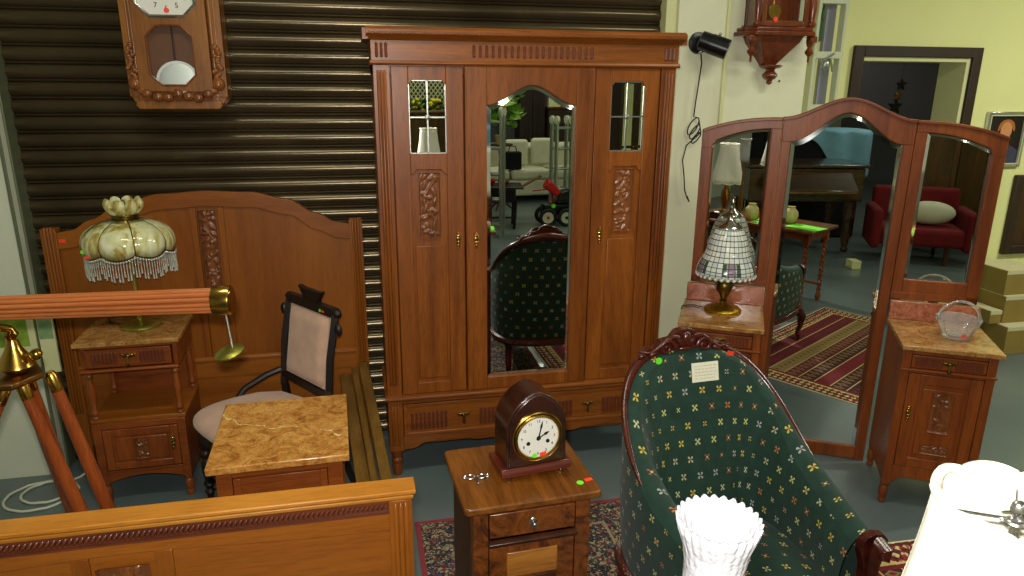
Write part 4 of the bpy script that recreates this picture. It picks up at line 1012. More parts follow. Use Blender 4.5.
def tiffany():
    x, y = dloc(-.487,-.160)
    t = thing('table_lamp', 'leaded glass mosaic lamp with rose border on a gilt foot, on the mirrored dresser', 'lamp', (x,y,.8005))
    b = MB(); b.lathe([(.088,0),(.090,.008),(.082,.016),(.070,.020),(.055,.028),(.030,.036),(.018,.042),(.012,.05)],0,0,40,lobes=lambda a,z:1+(.03*math.cos(12*a) if z < .03 else 0)); lab(b.build('lamp_foot', M['gold'], t),'gilt embossed foot')
    u = MB(); u.lathe([(.012,.046),(.020,.052),(.012,.060),(.018,.075),(.034,.105),(.038,.130),(.030,.152),(.016,.165),(.020,.172),(.012,.178),(.008,.19),(.008,.44)],0,0,24)
    for s in (-1,1): u.tube([(s*.018,0,.165),(s*.040,0,.160),(s*.050,0,.135),(s*.040,0,.110),(s*.030,0,.100)],.004,8)
    u.build('lamp_stem', M['bronze'], t)
    prof = [(.138,.190),(.143,.204),(.140,.222),(.131,.248),(.115,.278),(.103,.308),(.096,.340),(.086,.372),(.072,.402),(.052,.428)]
    n = 90; s = MB(); s.shell(prof,0,0,n,0,lambda a,r,z:(r, z-(.010*abs(math.sin(15*a)) if z < .195 else 0)))
    # uv: u round, v up; add a seam-safe uv from vertex index
    uv = [(((i % n)/n), (i//n)/(len(prof)-1)) for i in range(len(s.v))]
    # split into strips so the uv does not wrap: duplicate first column
    m = MB(); vs = []; us = []
    for j,(r,z) in enumerate(prof):
        for i in range(n+1):
            a = 2*PI*i/n; vs.append((r*math.cos(a), r*math.sin(a), z-(.010*abs(math.sin(15*a)) if j == 0 else 0))); us.append((i/n, j/(len(prof)-1)))
    m.add(vs,[(j*(n+1)+i,j*(n+1)+i+1,(j+1)*(n+1)+i+1,(j+1)*(n+1)+i) for j in range(len(prof)-1) for i in range(n)])
    sh = m.build('lamp_shade', M['tiff'], t, uv=us, solid=.003, ang=60); lab(sh,'mosaic of small pale glass squares with a band of roses')
    e = MB()
    for k in range(30):
        a = 2*PI*(k+.5)/30; e.ball((.139*math.cos(a),.139*math.sin(a),.189),(.0085,.0085,.009),8,6)
    e.build('shade_edge', M['tiff'], sh)
    c = MB(); c.lathe([(.060,.424),(.056,.432),(.030,.450),(.018,.462),(.012,.470),(.010,.49),(.014,.497),(.006,.51),(.010,.52),(.0,.535)],0,0,28); c.build('shade_cap', M['chrome'], t)
    w = MB(); w.tube([(-.07,.03,.006),(-.11,.10,.004),(-.17,.10,.004),(-.2,.05,.0035)],.0028,6); w.build('lamp_cord', M['cord'], t)
tiffany()
def basket():
    x, y = dloc(.535,-.225)
    t = thing('glass_basket', 'cut crystal basket with arched handle on the right marble top of the dresser', 'glass basket', (x,y,.8005), math.radians(-20))
    b = MB(); b.lathe([(.052,.0),(.056,.004),(.060,.02),(.074,.05),(.088,.085),(.092,.092),(.086,.090),(.070,.052),(.054,.022),(.0,.014)],0,0,48,lobes=lambda a,z:1+(.035*math.cos(12*a) if z > .03 else .01*math.cos(24*a)))
    b.build('bowl', M['crystal'], t, ang=20)
    for k in range(5):
        pass
    h = MB(); h.tube([(.088*math.cos(a),0,.085+.082*math.sin(a)) for a in [PI*i/24 for i in range(25)]],.0065,8); h.build('handle', M['crystal'], t)
    s = MB()
    for sx in (-1,1):
        s = MB()
        for k in range(6): a = k*PI/3; s.ball((sx*.088+.008*math.cos(a),.0,.088+.008*math.sin(a)),.005,6,5)
        s.build('handle_rosette', M['crystal'], t)
    sticker(t,.0,-.071,.028,'sred','rect','y',.015)
basket()

# ------------------------------------------------------------------ green armchair
def armchair():
    t = thing('armchair', 'rounded armchair in dark green fabric with small flower motifs and carved mahogany crest', 'armchair', (1.157,1.835,.0060), math.radians(4))
    S = [(0,0,.345,.965),(.12,.110,.340,.952),(.22,.195,.318,.915),(.32,.250,.272,.855),(.42,.282,.205,.780),(.53,.296,.11,.695),(.66,.296,-.02,.632),(.82,.280,-.16,.602),(1,.252,-.300,.585)]
    def cr(k, s):
        a = abs(s)
        for i in range(len(S)-1):
            if a <= S[i+1][0] or i == len(S)-2:
                p0 = S[max(i-1,0)][k] if i > 0 else (S[1][k] if k != 1 else -S[1][k]); p1 = S[i][k]; p2 = S[i+1][k]; p3 = S[min(i+2,len(S)-1)][k]
                u = min(1,max(0,(a-S[i][0])/(S[i+1][0]-S[i][0])))
                return .5*((2*p1)+(-p0+p2)*u+(2*p0-5*p1+4*p2-p3)*u*u+(-p0+3*p1-3*p2+p3)*u**3)
    def surf(s, v, off):
        x, y, zt = cr(1,s), cr(2,s), cr(3,s); sg = -1 if s < 0 else 1
        e = .01; x2, y2 = cr(1,min(1,abs(s)+e)), cr(2,min(1,abs(s)+e)); x1, y1 = cr(1,max(0,abs(s)-e)), cr(2,max(0,abs(s)-e))
        dx, dy = x2-x1, y2-y1; L = math.hypot(dx,dy) or 1; nx, ny = dy/L, -dx/L       # outward is (-ny..)
        nx, ny = -nx, -ny                                                         # points outward
        z = .28+(zt-.28)*v
        k = (1-v); sc_ = 1-.03*k*k
        lean = .05*max(0,z-.45)/.5*max(0,1-abs(s)*1.6)
        return (sg*(x*sc_+nx*off), y*sc_+ny*off+lean, z)
    NS, NV = 64, 22; ss = [-1+2*i/NS for i in range(NS+1)]
    # arc length for uv
    arc = [0]
    for i in range(NS):
        a = surf(ss[i],.8,0); b = surf(ss[i+1],.8,0); arc.append(arc[-1]+math.hypot(b[0]-a[0],b[1]-a[1]))
    arc = [a-arc[NS//2] for a in arc]
    def sheet(off, bulge, sign):
        vs = []; us = []
        for j in range(NV+1):
            v = j/NV
            for i,s in enumerate(ss):
                arm_ = min(1,max(0,(abs(s)-.40)/.25)); arm_ = arm_*arm_*(3-2*arm_)
                o = off+(-.022 if sign < 0 else .012)*arm_*v+sign*bulge*math.sin(PI*min(1,v*1.02))**.6+(-.13*(1-v)**1.5*max(0,1-abs(s)*1.5) if sign < 0 else 0)
                o += (-sign)*0
                p = surf(s,v,o); vs.append(p); us.append((arc[i], p[2]))
        f = [(j*(NS+1)+i,j*(NS+1)+i+1,(j+1)*(NS+1)+i+1,(j+1)*(NS+1)+i) for j in range(NV) for i in range(NS)]
        return vs, us, f
    m = MB(); vs, us, f = sheet(-.030,.035,-1); m.add(vs,f); lab(m.build('inner_back', M['green'], t, uv=us, ang=70, recalc=True),'padded inner back and arms')
    m = MB(); vs2, us2, f = sheet(.022,.012,1); m.add(vs2,f); m.build('outer_back', M['green'], t, uv=us2, ang=70)
    # top roll of fabric between the sheets and wooden show rail
    n1 = (NS+1)*NV; m = MB(); cl = []; cu = []
    for i,s in enumerate(ss):
        a = Vector(vs[n1+i]); b = Vector(vs2[n1+i]); 
        for k in range(7):
            u = k/6; p = a.lerp(b,u)+Vector((0,0,(.014+.018*min(1,max(0,(abs(s)-.4)/.25)))*math.sin(PI*u)**.7)); cl.append(tuple(p)); cu.append((arc[i], 1.1+.06*u))
    m.add(cl,[(i*7+k,i*7+k+1,(i+1)*7+k+1,(i+1)*7+k) for i in range(NS) for k in range(6)]); m.build('top_roll', M['green'], t, uv=cu, ang=70)
    # front ends of the arms closed
    r = MB(); pr = []
    rs = [-.60+1.2*i/48 for i in range(49)]
    for i,s in enumerate(rs):
        a = surf(s,1,.024); w = max(0,1-abs(s)/.45); pr.append((a[0],a[1]+.004,a[2]+.004+.014*w))
    rad = [.006+.006*min(1,(.6-abs(s))/.1)+.018*max(0,1-abs(s)/.36) for s in rs]
    r.tube(pr,rad,10); r.build('show_rail', M['mahog'], t)
    for s in (-1,1):
        a = MB(); x = s*.254; Y0 = -.302
        a.prism([(x-.024,.28),(x+.024,.28),(x+.026,.42),(x+.034,.52),(x+.048,.570),(x+.046,.600),(x+.028,.620),(x,.626),(x-.030,.620),(x-.046,.598),(x-.044,.565),(x-.028,.52),(x-.024,.42)],Y0-.018,Y0+.008)
        a.tube([(x,Y0-.014,.30),(x,Y0-.026,.42),(x,Y0-.022,.52),(x,Y0-.026,.575),(x,Y0-.040,.602),(x,Y0-.056,.596),(x,Y0-.058,.576),(x,Y0-.046,.568)],[.014,.018,.018,.024,.026,.022,.016,.010],16); a.build('arm_front', M['mahog'], t, bevel=.008, ang=60, seg=3)
    # crest
    c = MB(); cy = .388; rr = random.Random(5); c0 = len(c.v)
    c.prism([(-.17,1.000),(-.145,1.022),(-.11,1.020),(-.095,1.046),(-.055,1.052),(-.035,1.078),(0,1.086),(.035,1.078),(.055,1.052),(.095,1.046),(.11,1.020),(.145,1.022),(.17,1.000),(.12,.985),(.05,.992),(0,.998),(-.05,.992),(-.12,.985)],cy-.012,cy+.022)
    for s in (-1,1):
        sp_ = []
        for i in range(22):
            q = i/21*2.2*2*PI*.62; r_ = .030*(1-i/26); sp_.append((s*(.075-r_*math.cos(q)),cy-.020,1.024+r_*math.sin(q)))
        c.tube(sp_,[.010-.0003*i for i in range(22)],8)
        sp_ = [(s*(.03+.15*u),cy-.018,1.058-.05*u+.012*math.sin(u*7)) for u in lin_(0,1,16)]
        c.tube(sp_,[.010-.0004*i for i in range(16)],8)
        c.ball((s*.128,cy-.016,1.004),(.020,.010,.012),10,6,Matrix.Rotation(s*.6,3,'Y')); c.ball((s*.165,cy-.012,1.000),(.020,.010,.010),10,6,Matrix.Rotation(s*.5,3,'Y'))
    c.ball((0,cy-.018,1.052),(.020,.016,.028),12,8)
    for k in (-1,1): c.ball((k*.022,cy-.018,1.040),(.012,.010,.022),8,6,Matrix.Rotation(k*.7,3,'Y'))
    c.ball((0,cy-.018,1.015),(.030,.010,.010),10,6)
    c.xf(Matrix.Translation((-.015,0,-.034))); c.build('crest', M['mahog'], t, ang=50)
    # seat
    P = []
    for k in range(25):
        a = PI*k/24; P.append((.262*math.cos(a), .02+.235*max(0,math.sin(a))**.9))
    P += [(-.240,-.30),(-.232,-.42),(-.15,-.475),(0,-.49),(.15,-.475),(.232,-.42),(.240,-.30)]
    lay = [(1,.285),(1.01,.31),(1.015,.34),(.99,.368),(.93,.388),(.82,.402),(.6,.412),(.3,.418),(.05,.419)]
    m = MB(); vs = []; us = []; n = len(P)
    for k,z in lay:
        for x,y in P: vs.append((x*k,(y+.05)*k-.05,z)); us.append((x*k+.01*k,(y+.05)*k+(.42-z)*1.2))
    f = [(j*n+i,j*n+(i+1)%n,(j+1)*n+(i+1)%n,(j+1)*n+i) for j in range(len(lay)-1) for i in range(n)]+[tuple(range((len(lay)-1)*n,len(lay)*n))]
    m.add(vs,f); m.build('seat', M['green'], t, uv=us, ang=70)
    r = MB(); r.prismz([(x*1.0,(y+.05)*1.0-.05) for x,y in P],.235,.285); r.build('seat_rail', M['mahog'], t, bevel=.008)
    rr = MB(); ring = [surf(s,0,.028) for s in ss]; rr.tube([(a,b,.268) for a,b,c_ in ring],.024,8); rr.build('back_rail', M['mahog'], t)
    for s in (-1,1):
        l = MB(); l.tube([(s*.23,-.40,.25),(s*.25,-.43,.20),(s*.245,-.435,.12),(s*.23,-.425,.06),(s*.24,-.44,.035)],[.034,.034,.020,.015,.017],10); o = l.build('leg', M['mahog'], t); 
        w = MB(); w.disc((s*.24,-.44,.018),.018,'x',.014,18); lab(w.build('caster', M['oldbrass'], o),'brass caster')
        l = MB(); l.tube([(s*.22,.26,.26),(s*.23,.30,.16),(s*.24,.37,.0)],[.028,.022,.014],8); l.build('leg', M['mahog'], t)
    sticker(t,-.142,.325,.962,'sgreen','disc','y',.020); sticker(t,.142,.325,.962,'sred','rect','y',.020,.2)
    tc = thing('note_card', 'cream handwritten card pinned near the top of the green armchair', 'card', (0,0,0))
    return t
arm = armchair()
# note card lying against the inner back
card = [o for o in COL.objects if o.name == 'note_card'][0]
card.location = (1.155,2.118,.928); card.rotation_euler = (math.radians(-14),0,math.radians(4))
MB().box(-.052,.052,-.0012,.0012,-.034,.034).build('card', M['paper'], card)
wr = MB(); rr_ = random.Random(2)
for k in range(5):
    z = .022-k*.011; x = -.042
    while x < .036:
        w = rr_.uniform(.006,.014); pts_ = [(x+w*i/6,-.0016,z+.0022*math.sin(i*2.4+k)) for i in range(7)]; wr.tube(pts_,.0005,4); x += w+.004
wr.build('handwriting', M['pencil'], card)

# ------------------------------------------------------------------ rugs
def rug(name, label, mat_, cx, cy, hx, hy, fringe_y=None):
    t = MB(); n = 24
    t.box(-hx,hx,-hy,hy,.0004,.004); o = t.build(name, mat_, None, loc=(cx,cy,0)); tag(o,label,'rug'); return o
rug('rug','dark floral Persian rug under the walnut cabinet and the green armchair',floral_rug(.50,.80),.667,1.99,.50,.80)
o = rug('rug','red banded tribal rug with pale edge, on the floor right of the green armchair',kilim_rug(.76,.92),1.955,1.32,.76,.92)
o.rotation_euler = (0,0,math.radians(-1.5))
# ------------------------------------------------------------------ wall clocks
def regulator():
    t = thing('wall_clock', 'long oak wall clock with octagonal windows and carved corners, on the shutter', 'clock', (-.765,3.675,1.775))
    # local: x across, y 0 = back, front at -.165
    F = -.165
    b = MB(); b.prism([(-.165,0),(.165,0),(.192,.030),(.205,.06),(.205,1.0),(-.205,1.0),(-.205,.06),(-.192,.030)],-.120,-.0); b.build('case', M['regul'], t, bevel=.004)
    # front door with two octagonal openings
    def octo(cx, cz, hw, hz, c): return [(cx-hw+c,cz-hz),(cx+hw-c,cz-hz),(cx+hw,cz-hz+c),(cx+hw,cz+hz-c),(cx+hw-c,cz+hz),(cx-hw+c,cz+hz),(cx-hw,cz+hz-c),(cx-hw,cz-hz+c)]
    o1 = octo(-.008,.225,.094,.125,.045); o2 = octo(-.008,.505,.118,.118,.050)
    W = .150
    d = MB(); y0, y1 = F, -.120
    # frame built as strips round the octagons
    def surround(o, z0, z1):
        q = [(-W,z0),(W,z0),(W,z1),(-W,z1)]
        d.prism([q[0],q[1],o[1],o[0]],y0,y1); d.prism([o[1],q[1],o[2]],y0,y1); d.prism([o[2],q[1],q[2],o[3]],y0,y1); d.prism([o[3],q[2],o[4]],y0,y1)
        d.prism([o[4],q[2],q[3],o[5]],y0,y1); d.prism([o[5],q[3],o[6]],y0,y1); d.prism([o[6],q[3],q[0],o[7]],y0,y1); d.prism([o[7],q[0],o[0]],y0,y1)
    surround(o1,.075,.365); surround(o2,.365,.66); d.box(-W,W,y0,y1,.66,.95)
    o = d.build('clock_door', M['regul'], t); 
    f = MB()
    for ow in (o1,): 
        f.tube([(x,F-.001,z) for x,z in ow],.005,6,closed=True)
    f.build('window_bead', M['regulc'], o)
    f = MB(); f.tube([(x,F-.001,z) for x,z in o2],.007,6,closed=True); f.build('dial_surround', M['silver'], o)
    p = MB(); p.box(-W,W,-.126,-.121,.08,.65); p.build('case_back', plain('clock_inside_back', rgb(96,60,34), .5), t)
    # side columns and carved lower corners
    for s in (-1,1):
        c = MB(); 
        for k,x in enumerate((.162,.178,.195)): c.tube([(s*x,-.135+.012*k,.16),(s*x,-.135+.012*k,.98)],.0085,10)
        c.box(min(s*.152,s*.205),max(s*.152,s*.205),-.130,-.10,.05,.98); c.build('side_column', M['regul'], t, bevel=.002)
        g = MB(); r = random.Random(3)
        for k in range(18): g.ball((s*(.158+.034*r.random()),-.150,.13+.008*k+.004*r.random()),.0115,8,6)
        g.ball((s*.172,-.150,.105),(.030,.022,.030),12,8); g.ball((s*.172,-.168,.105),(.014,.010,.020),8,6)
        g.ball((s*.145,-.150,.075),(.026,.018,.016),10,6); g.build('carved_fruit', M['regulc'], t)
    g = MB()
    for k in range(7):
        x = -.126+.042*k; g.ball((x,-.158,.054+.010*math.cos(k*2)),(.024,.020,.022),10,6); g.ring((x,-.164,.052),.011,.004,'y',14,5)
    g.box(-.16,.16,-.150,-.12,.03,.078); g.build('carved_garland', M['regulc'], t, ang=50)
    b = MB(); b.prism([(-.168,-.004),(.168,-.004),(.182,.012),(.176,.034),(-.176,.034),(-.182,.012)],-.150,-.005); b.build('base_moulding', M['regul'], t, bevel=.004)
    # pendulum
    p = MB(); p.disc((.006,-.140,.112),.092,'y',.010,40); p.ball((.006,-.142,.112),(.086,.010,.086),24,8); p.build('pendulum_bob', plain('brushed_silver', rgb(205,212,205), .5, .5), t)
    p = MB(); p.tube([(0,-.138,.20),(0,-.138,.40)],.004,8); p.build('pendulum_rod', M['dark'], t)
    dl = MB(); dl.prism([(x,z) for x,z in octo(-.008,.505,.120,.120,.05)],-.150,-.146); q = dl.build('dial', M['dial'], t)
    n = MB(); dial_numbers(n,-.008,.505,.085,-.1512,.030); n.build('numerals', M['ink'], q, recalc=False)
    h = MB(); h.prism([(-.012,.50),(-.006,.50),(-.045,.565),(-.052,.562)],-.155,-.153); h.prism([(-.010,.505),(-.006,.498),(.068,.532),(.066,.538)],-.155,-.153); h.build('hands', M['ink'], q)
    sticker(t,-.008,-.1525,.412,'sred','disc','y',.018)
regulator()
def bracket_clock():
    t = thing('wall_clock', 'red walnut wall clock with turned drop finials, hanging on the cream wall', 'clock', (2.155,3.597,1.92))
    z0 = .215                                # shelf underside
    s = MB(); s.prismz([(-.205,0),(.205,0),(.205,-.10),(.165,-.165),(-.165,-.165),(-.205,-.10)],z0,z0+.022); s.prismz([(-.19,0),(.19,0),(.19,-.10),(.155,-.155),(-.155,-.155),(-.19,-.10)],z0+.022,z0+.042); s.build('shelf', M['vien'], t, bevel=.005, seg=3)
    for x in (-.17,.17): MB().box(x-.02,x+.02,-.15,-.11,z0-.03,z0).build('shelf_block', M['vien'], t, bevel=.003)
    # tapering bracket
    b = MB(); v = []
    for (w,d,z) in ((.150,.135,z0),(.135,.120,z0-.03),(.045,.045,z0-.135),(.040,.040,z0-.15)): v += [(-w,0,z),(w,0,z),(w*.8,-d,z),(-w*.8,-d,z)]
    b.add(v,[(4*j+i,4*j+(i+1)%4,4*j+4+(i+1)%4,4*j+4+i) for j in range(3) for i in range(4)]+[(3,2,1,0),(12,13,14,15)]); b.build('bracket', M['vien'], t, bevel=.003)
    f = MB(); f.lathe([(.055,.075),(.060,.070),(.050,.060),(.026,.055),(.022,.045),(.038,.030),(.040,.020),(.030,.005),(.016,-.002),(.014,-.008),(.017,-.014),(.010,-.022),(.0,-.026)][::-1],0,-.048,20); f.build('drop_finial', M['vien'], t)
    for x in (-.165,.165):
        d = MB(); d.lathe([(0,.085),(.006,.088),(.006,.115),(.010,.120),(.020,.130),(.022,.140),(.014,.152),(.010,.160),(.016,.170),(.020,.186)],x,-.125,14); d.build('corner_drop', M['vien'], t)
        k = MB(); k.lathe([(.006,z0+.022),(.012,z0+.03),(.006,z0+.04),(.004,z0+.05)],x*1.18,-.07,10); k.build('shelf_knob', M['vien'], t)
        c = MB(); c.lathe([(.018,z0+.042),(.024,z0+.05),(.024,z0+.06),(.014,z0+.07),(.020,z0+.12),(.022,z0+.17),(.015,z0+.21),(.022,z0+.22),(.015,z0+.23),(.020,z0+.32),(.016,z0+.45),(.024,z0+.46),(.018,z0+.47),(.018,z0+.72)],x*.93,-.135,16); c.build('column', M['vien'], t)
    c = MB(); c.box(-.150,.150,-.012,0,z0+.042,z0+.75); 
    for x in (-.150,.138): 
        c.box(x,x+.012,-.028,0,z0+.042,z0+.75).box(x,x+.012,-.13,-.108,z0+.042,z0+.75)
    c.box(-.150,.150,-.13,-.012,z0+.735,z0+.75); c.build('case', M['vien'], t, bevel=.002)
    g = MB(); g.box(-.148,-.145,-.108,-.028,z0+.05,z0+.73); lab(g.build('side_glass', M['glass'], t),'clear side glass')
    g = MB(); g.box(.145,.148,-.108,-.028,z0+.05,z0+.73); lab(g.build('side_glass', M['glass'], t),'clear side glass')
    d = MB(); frame_rect(d,-.132,.132,z0+.045,z0+.73,.022,-.140,-.122); q = d.build('clock_door', M['vien'], t, bevel=.003)
    g = MB(); frame_rect(g,-.110,.110,z0+.067,z0+.708,.005,-.137,-.130); g.build('door_bead', M['brass'], q)
    p = MB(); p.tube([(-.03,-.07,z0+.14),(-.03,-.07,z0+.72)],.003,6); p.disc((-.03,-.08,z0+.12),.035,'y',.008,30); p.build('pendulum', M['brass'], t)
    p = MB(); p.disc((.02,-.06,z0+.60),.10,'y',.004,40); p.build('dial', M['dial'], t)
    sticker(t,-.055,-.1405,z0+.078,'sred','disc','y',.020)
bracket_clock()

# ------------------------------------------------------------------ spot lamp on the wall
def spot():
    t = thing('spot_lamp', 'black cylindrical clamp spotlight on the white wall right of the wardrobe', 'spotlight', (1.757,3.597,2.100))
    MB().tube([(0,.0,0),(0,-.012,0),(0,-.02,0)],[.055,.052,.03],28).build('wall_mount', M['black'], t)
    dv = Vector((.78,-.45,-.32)).normalized(); C = Vector((.045,-.085,-.012)); 
    b = MB(); b.tube([C-dv*.078,C-dv*.070,C-dv*.02,C-dv*.02,C+dv*.070,C+dv*.074],[.036,.047,.048,.050,.050,.047],32); b.build('lamp_body', M['black'], t, ang=30)
    l = MB(); l.tube([C+dv*.0742,C+dv*.0755],[.043,.043],28); l.build('lamp_lens', M['lens'], t)
    a = MB(); a.tube([(0,-.015,0),(0,-.04,0),tuple(C-dv*.02)],.008,8); a.ball((.0,-.03,-.045),(.010,.010,.010),8,6); a.tube([(.0,-.02,-.01),(.0,-.03,-.045)],.004,6); a.ball(tuple(C+Vector((.03,0,.052))),.008,8,6); lab(a.build('swivel_arm', M['silver'], t),'small chrome swivel')
    pts_ = [(.004,-.02,-.03),(.02,-.016,-.10),(.012,-.014,-.2),(.004,-.012,-.30),(.0,-.012,-.37)]
    for k in range(3):
        r0 = .045-.008*k; cx, cz = .0+.01*k, -.42-.03*k
        for i in range(13):
            q = 2*PI*i/12+1.2; pts_.append((cx+r0*.55*math.cos(q)+.02*math.sin(q),-.014-.003*k,cz+r0*math.sin(q)))
    pts_ += [(-.03,-.012,-.52),(-.045,-.010,-.60),(-.030,-.010,-.68),(-.02,-.010,-.76),(-.004,-.010,-.80)]
    c = MB(); c.tube(pts_,.0036,6); c.build('flex', M['cord'], t, ang=80)
    p = MB(); p.tube([(-.004,-.010,-.795),(.010,-.012,-.825)],[.006,.004],8); p.build('cord_end', M['black'], t)
spot()
n = MB(); n.ball((2.245,3.596,1.915),(.006,.004,.006),8,6); tag(n.build('wall_nail', M['black']), 'tiny dark nail in the cream wall below the glazed wall clock', 'nail')

# ------------------------------------------------------------------ ladder in the recess
def wall_ladder():
    t = thing('ladder', 'pale folding ladder standing in the corner between the cream wall and the yellow wall', 'ladder', (2.975,4.30,0))
    for x,m,w in ((-.075,'ladw',.022),(.115,'ladw',.020)):
        MB().box(x-w/2,x+w/2,-.03,.03,0,2.75).build('side_rail', M[m], t, bevel=.004)
    MB().box(.022,.092,.04,.08,0.0,2.75).build('rear_rail', M['ladl'], t, bevel=.006)
    for k in range(9):
        z = .10+.330*k; MB().box(-.068,.108,-.030,.03,z-.022,z+.022).build('step', M['ladw'], t, bevel=.004)
    b = MB(); b.tube([(-.05,-.04,2.06),(.0,-.045,1.99),(.03,-.045,2.05),(.06,-.04,1.98)],.009,6); b.ball((0,-.05,2.02),(.022,.012,.03),10,6); b.tube([(-.03,-.045,2.04),(.05,-.045,2.09)],.007,6); b.build('locking_hinge', M['alu'], t)
    g = MB(); g.prism([(-.058,2.16),(-.018,2.17),(-.020,2.31),(-.030,2.42),(-.040,2.31)],.035,.05); tag(g.build('hanging_cloth', M['leaf'], None, loc=(3.0,4.30,0), bevel=.003),'dark green strip of cloth hanging behind the ladder','cloth')
wall_ladder()
# paper stars on a string in the doorway
def star(cx, cz, r, m, t):
    p = []
    for i in range(10):
        q = PI/2+i*PI/5; rr = r if i % 2 == 0 else r*.42; p.append((cx+rr*math.cos(q),cz+rr*math.sin(q)))
    MB().prism(p,-.012,.012).build('star', M[m], t, bevel=.003)
t = thing('star_garland', 'string of dark and brass stars hanging in the doorway to the grey room', 'garland', (4.68,5.6,-.15))
star(.0,2.052,.055,'black',t); star(-.02,1.962,.042,'oldbrass',t); star(-.03,1.868,.075,'black',t)
MB().tube([(0,0,3.42),(0,0,2.05),(-.02,0,1.96),(-.03,0,1.87)],.002,5).build('string', M['cord'], t)
# portrait photo
t = thing('framed_picture', 'small framed portrait in a grey metal frame on the yellow wall, far right', 'picture', (4.70,4.499,1.52))
f = MB(); frame_rect(f,-.18,.18,-.21,.195,.028,-.022,0); f.build('frame', M['silver'], t, bevel=.004)
f = MB(); frame_rect(f,-.156,.156,-.186,.171,.006,-.026,-.004); f.build('inner_edge', M['ladw'], t)
MB().box(-.155,.155,-.008,-.004,-.185,.17).build('backing', M['ebony'], t)
p = MB(); p.disc((.01,-.009,.06),.05,'y',.002,24,.062); p.build('portrait_face', plain('portrait_skin', rgb(206,140,90), .6), t)
p = MB(); p.band(lin_(-.065,.085,17), lambda x:.075+.065*math.sqrt(max(0,1-((x-.01)/.075)**2)), lambda x:.055+.045*math.sqrt(max(0,1-((x-.01)/.06)**2)),-.0095,-.0085); p.build('portrait_hair', plain('portrait_hair', rgb(170,100,40), .6), t)
p = MB(); p.band(lin_(-.12,.14,17), lambda x:-.04-.9*max(0,abs(x-.01)-.03)**1.3, lambda x:-.184,-.0095,-.0085); p.build('portrait_clothes', plain('portrait_cloth', rgb(60,60,80), .8), t)
# large dark frame at the right edge
t = thing('large_picture', 'big dark brown framed picture hanging below the portrait, cut by the right edge', 'picture frame', (5.22,4.499,.95))
f = MB(); frame_rect(f,-.35,.35,-.315,.30,.07,-.04,0); f.build('frame', M['dark'], t, bevel=.008)
MB().box(-.285,.285,-.012,-.006,-.25,.235).build('panel', M['walnutd'], t)
# cartons
for (x,y,z,w,d,h,l) in ((4.86,4.20,0,.62,.40,.215,'lowest and widest cardboard carton of the stack by the yellow wall'),(4.74,4.26,.216,.32,.34,.205,'middle cardboard carton of the stack, pale tape along its top'),(4.73,4.28,.422,.30,.32,.185,'topmost cardboard carton of the stack by the yellow wall'),(4.52,4.22,.216,.10,.26,.10,'small flat carton beside the middle carton of the stack')):
    t = thing('cardboard_box', l, 'box', (x,y,z), 0, 'cardboard cartons by the yellow wall')
    MB().box(-w/2,w/2,-d/2,d/2,0,h-.004).build('carton', M['carton'], t, bevel=.004)
    q = MB(); q.box(-w/2+.002,w/2-.002,-d/2+.002,-.003,h-.004,h).box(-w/2+.002,w/2-.002,.003,d/2-.002,h-.004,h); q.box(-w/2,w/2,-d/2-.001,-d/2+.002,h-.03,h-.003); q.build('top_flap', M['flap'], t)

# ------------------------------------------------------------------ left edge: botanical print and cable
t = thing('poster', 'green and white printed card on the pale wall behind the tripod head', 'poster', (-1.57,3.545,.72))
MB().box(-.115,.048,-.004,.012,-.14,.12).build('card', M['jamb'], t, bevel=.002)
q = MB(); q.box(-.110,.020,-.006,-.004,-.03,.115).box(-.05,-.035,-.0065,-.006,-.13,.115); lab(q.build('printed_leaf', plain('printed_green', rgb(130,160,50), .6, var=.35, vscale=18), t),'green leaf print')
t = thing('notice_card', 'narrow green and white card beside the printed card at the left edge', 'card', (-1.475,3.545,.72))
MB().box(-.034,.034,-.004,.012,-.17,.105).build('card', M['jamb'], t, bevel=.002)
q = MB(); q.box(-.030,.030,-.006,-.004,.0,.10); q.build('printed_band', plain('printed_pale_green', rgb(130,160,110), .6, var=.3, vscale=20), t)
c = MB(); pc = []
for i in range(60):
    q = i/59*2*PI*2.1+.4; k = 1-.45*i/59; pc.append((-1.55+.17*k*math.cos(q)+.05*i/59,3.33+.15*k*math.sin(q)+.06*i/59,.006+.0015*(i%3)))
pc += [(-1.42,3.50,.006),(-1.38,3.56,.02)]
c.tube(pc,.006,8); tag(c.build('white_cable', M['wcord']),'loose loop of white cable on the floor at the left edge','cable')

# ------------------------------------------------------------------ table just behind the camera and what stands on it
def tw(mb, x, y, z0, z1, r=.020):
    n = 40; 
    for ph in (0,PI):
        mb.tube([(x+.009*math.cos(ph+i*.9),y+.009*math.sin(ph+i*.9),z0+(z1-z0)*i/n) for i in range(n+1)],r*.62,6)
def side_table():
    t = thing('side_table', 'small wooden table on barley-twist legs seen in the mirrors, lime paper on its top', 'table', (.50,.43,0))
    MB().box(-.60,.60,-.25,.25,.675,.700).build('table_top', M['walnuttop'], t, bevel=.006, seg=3)
    MB().box(-.54,.54,-.20,.17,.60,.675).build('apron', M['dresx'], t, bevel=.002)
    for x in (-.52,.52):
        for y in (-.19,.16):
            l = MB(); l.box(x-.024,x+.024,y-.024,y+.024,.56,.674); tw(l,x,y,.06,.56); l.lathe([(.014,0),(.024,.02),(.024,.05),(.016,.065)],x,y,12); l.build('leg', M['leg'], t)
    s = MB(); s.tube([(-.52,-.19,.15),(.52,-.19,.15)],.012,8); s.tube([(-.52,.16,.15),(.52,.16,.15)],.012,8); s.build('stretcher', M['leg'], t)
side_table()
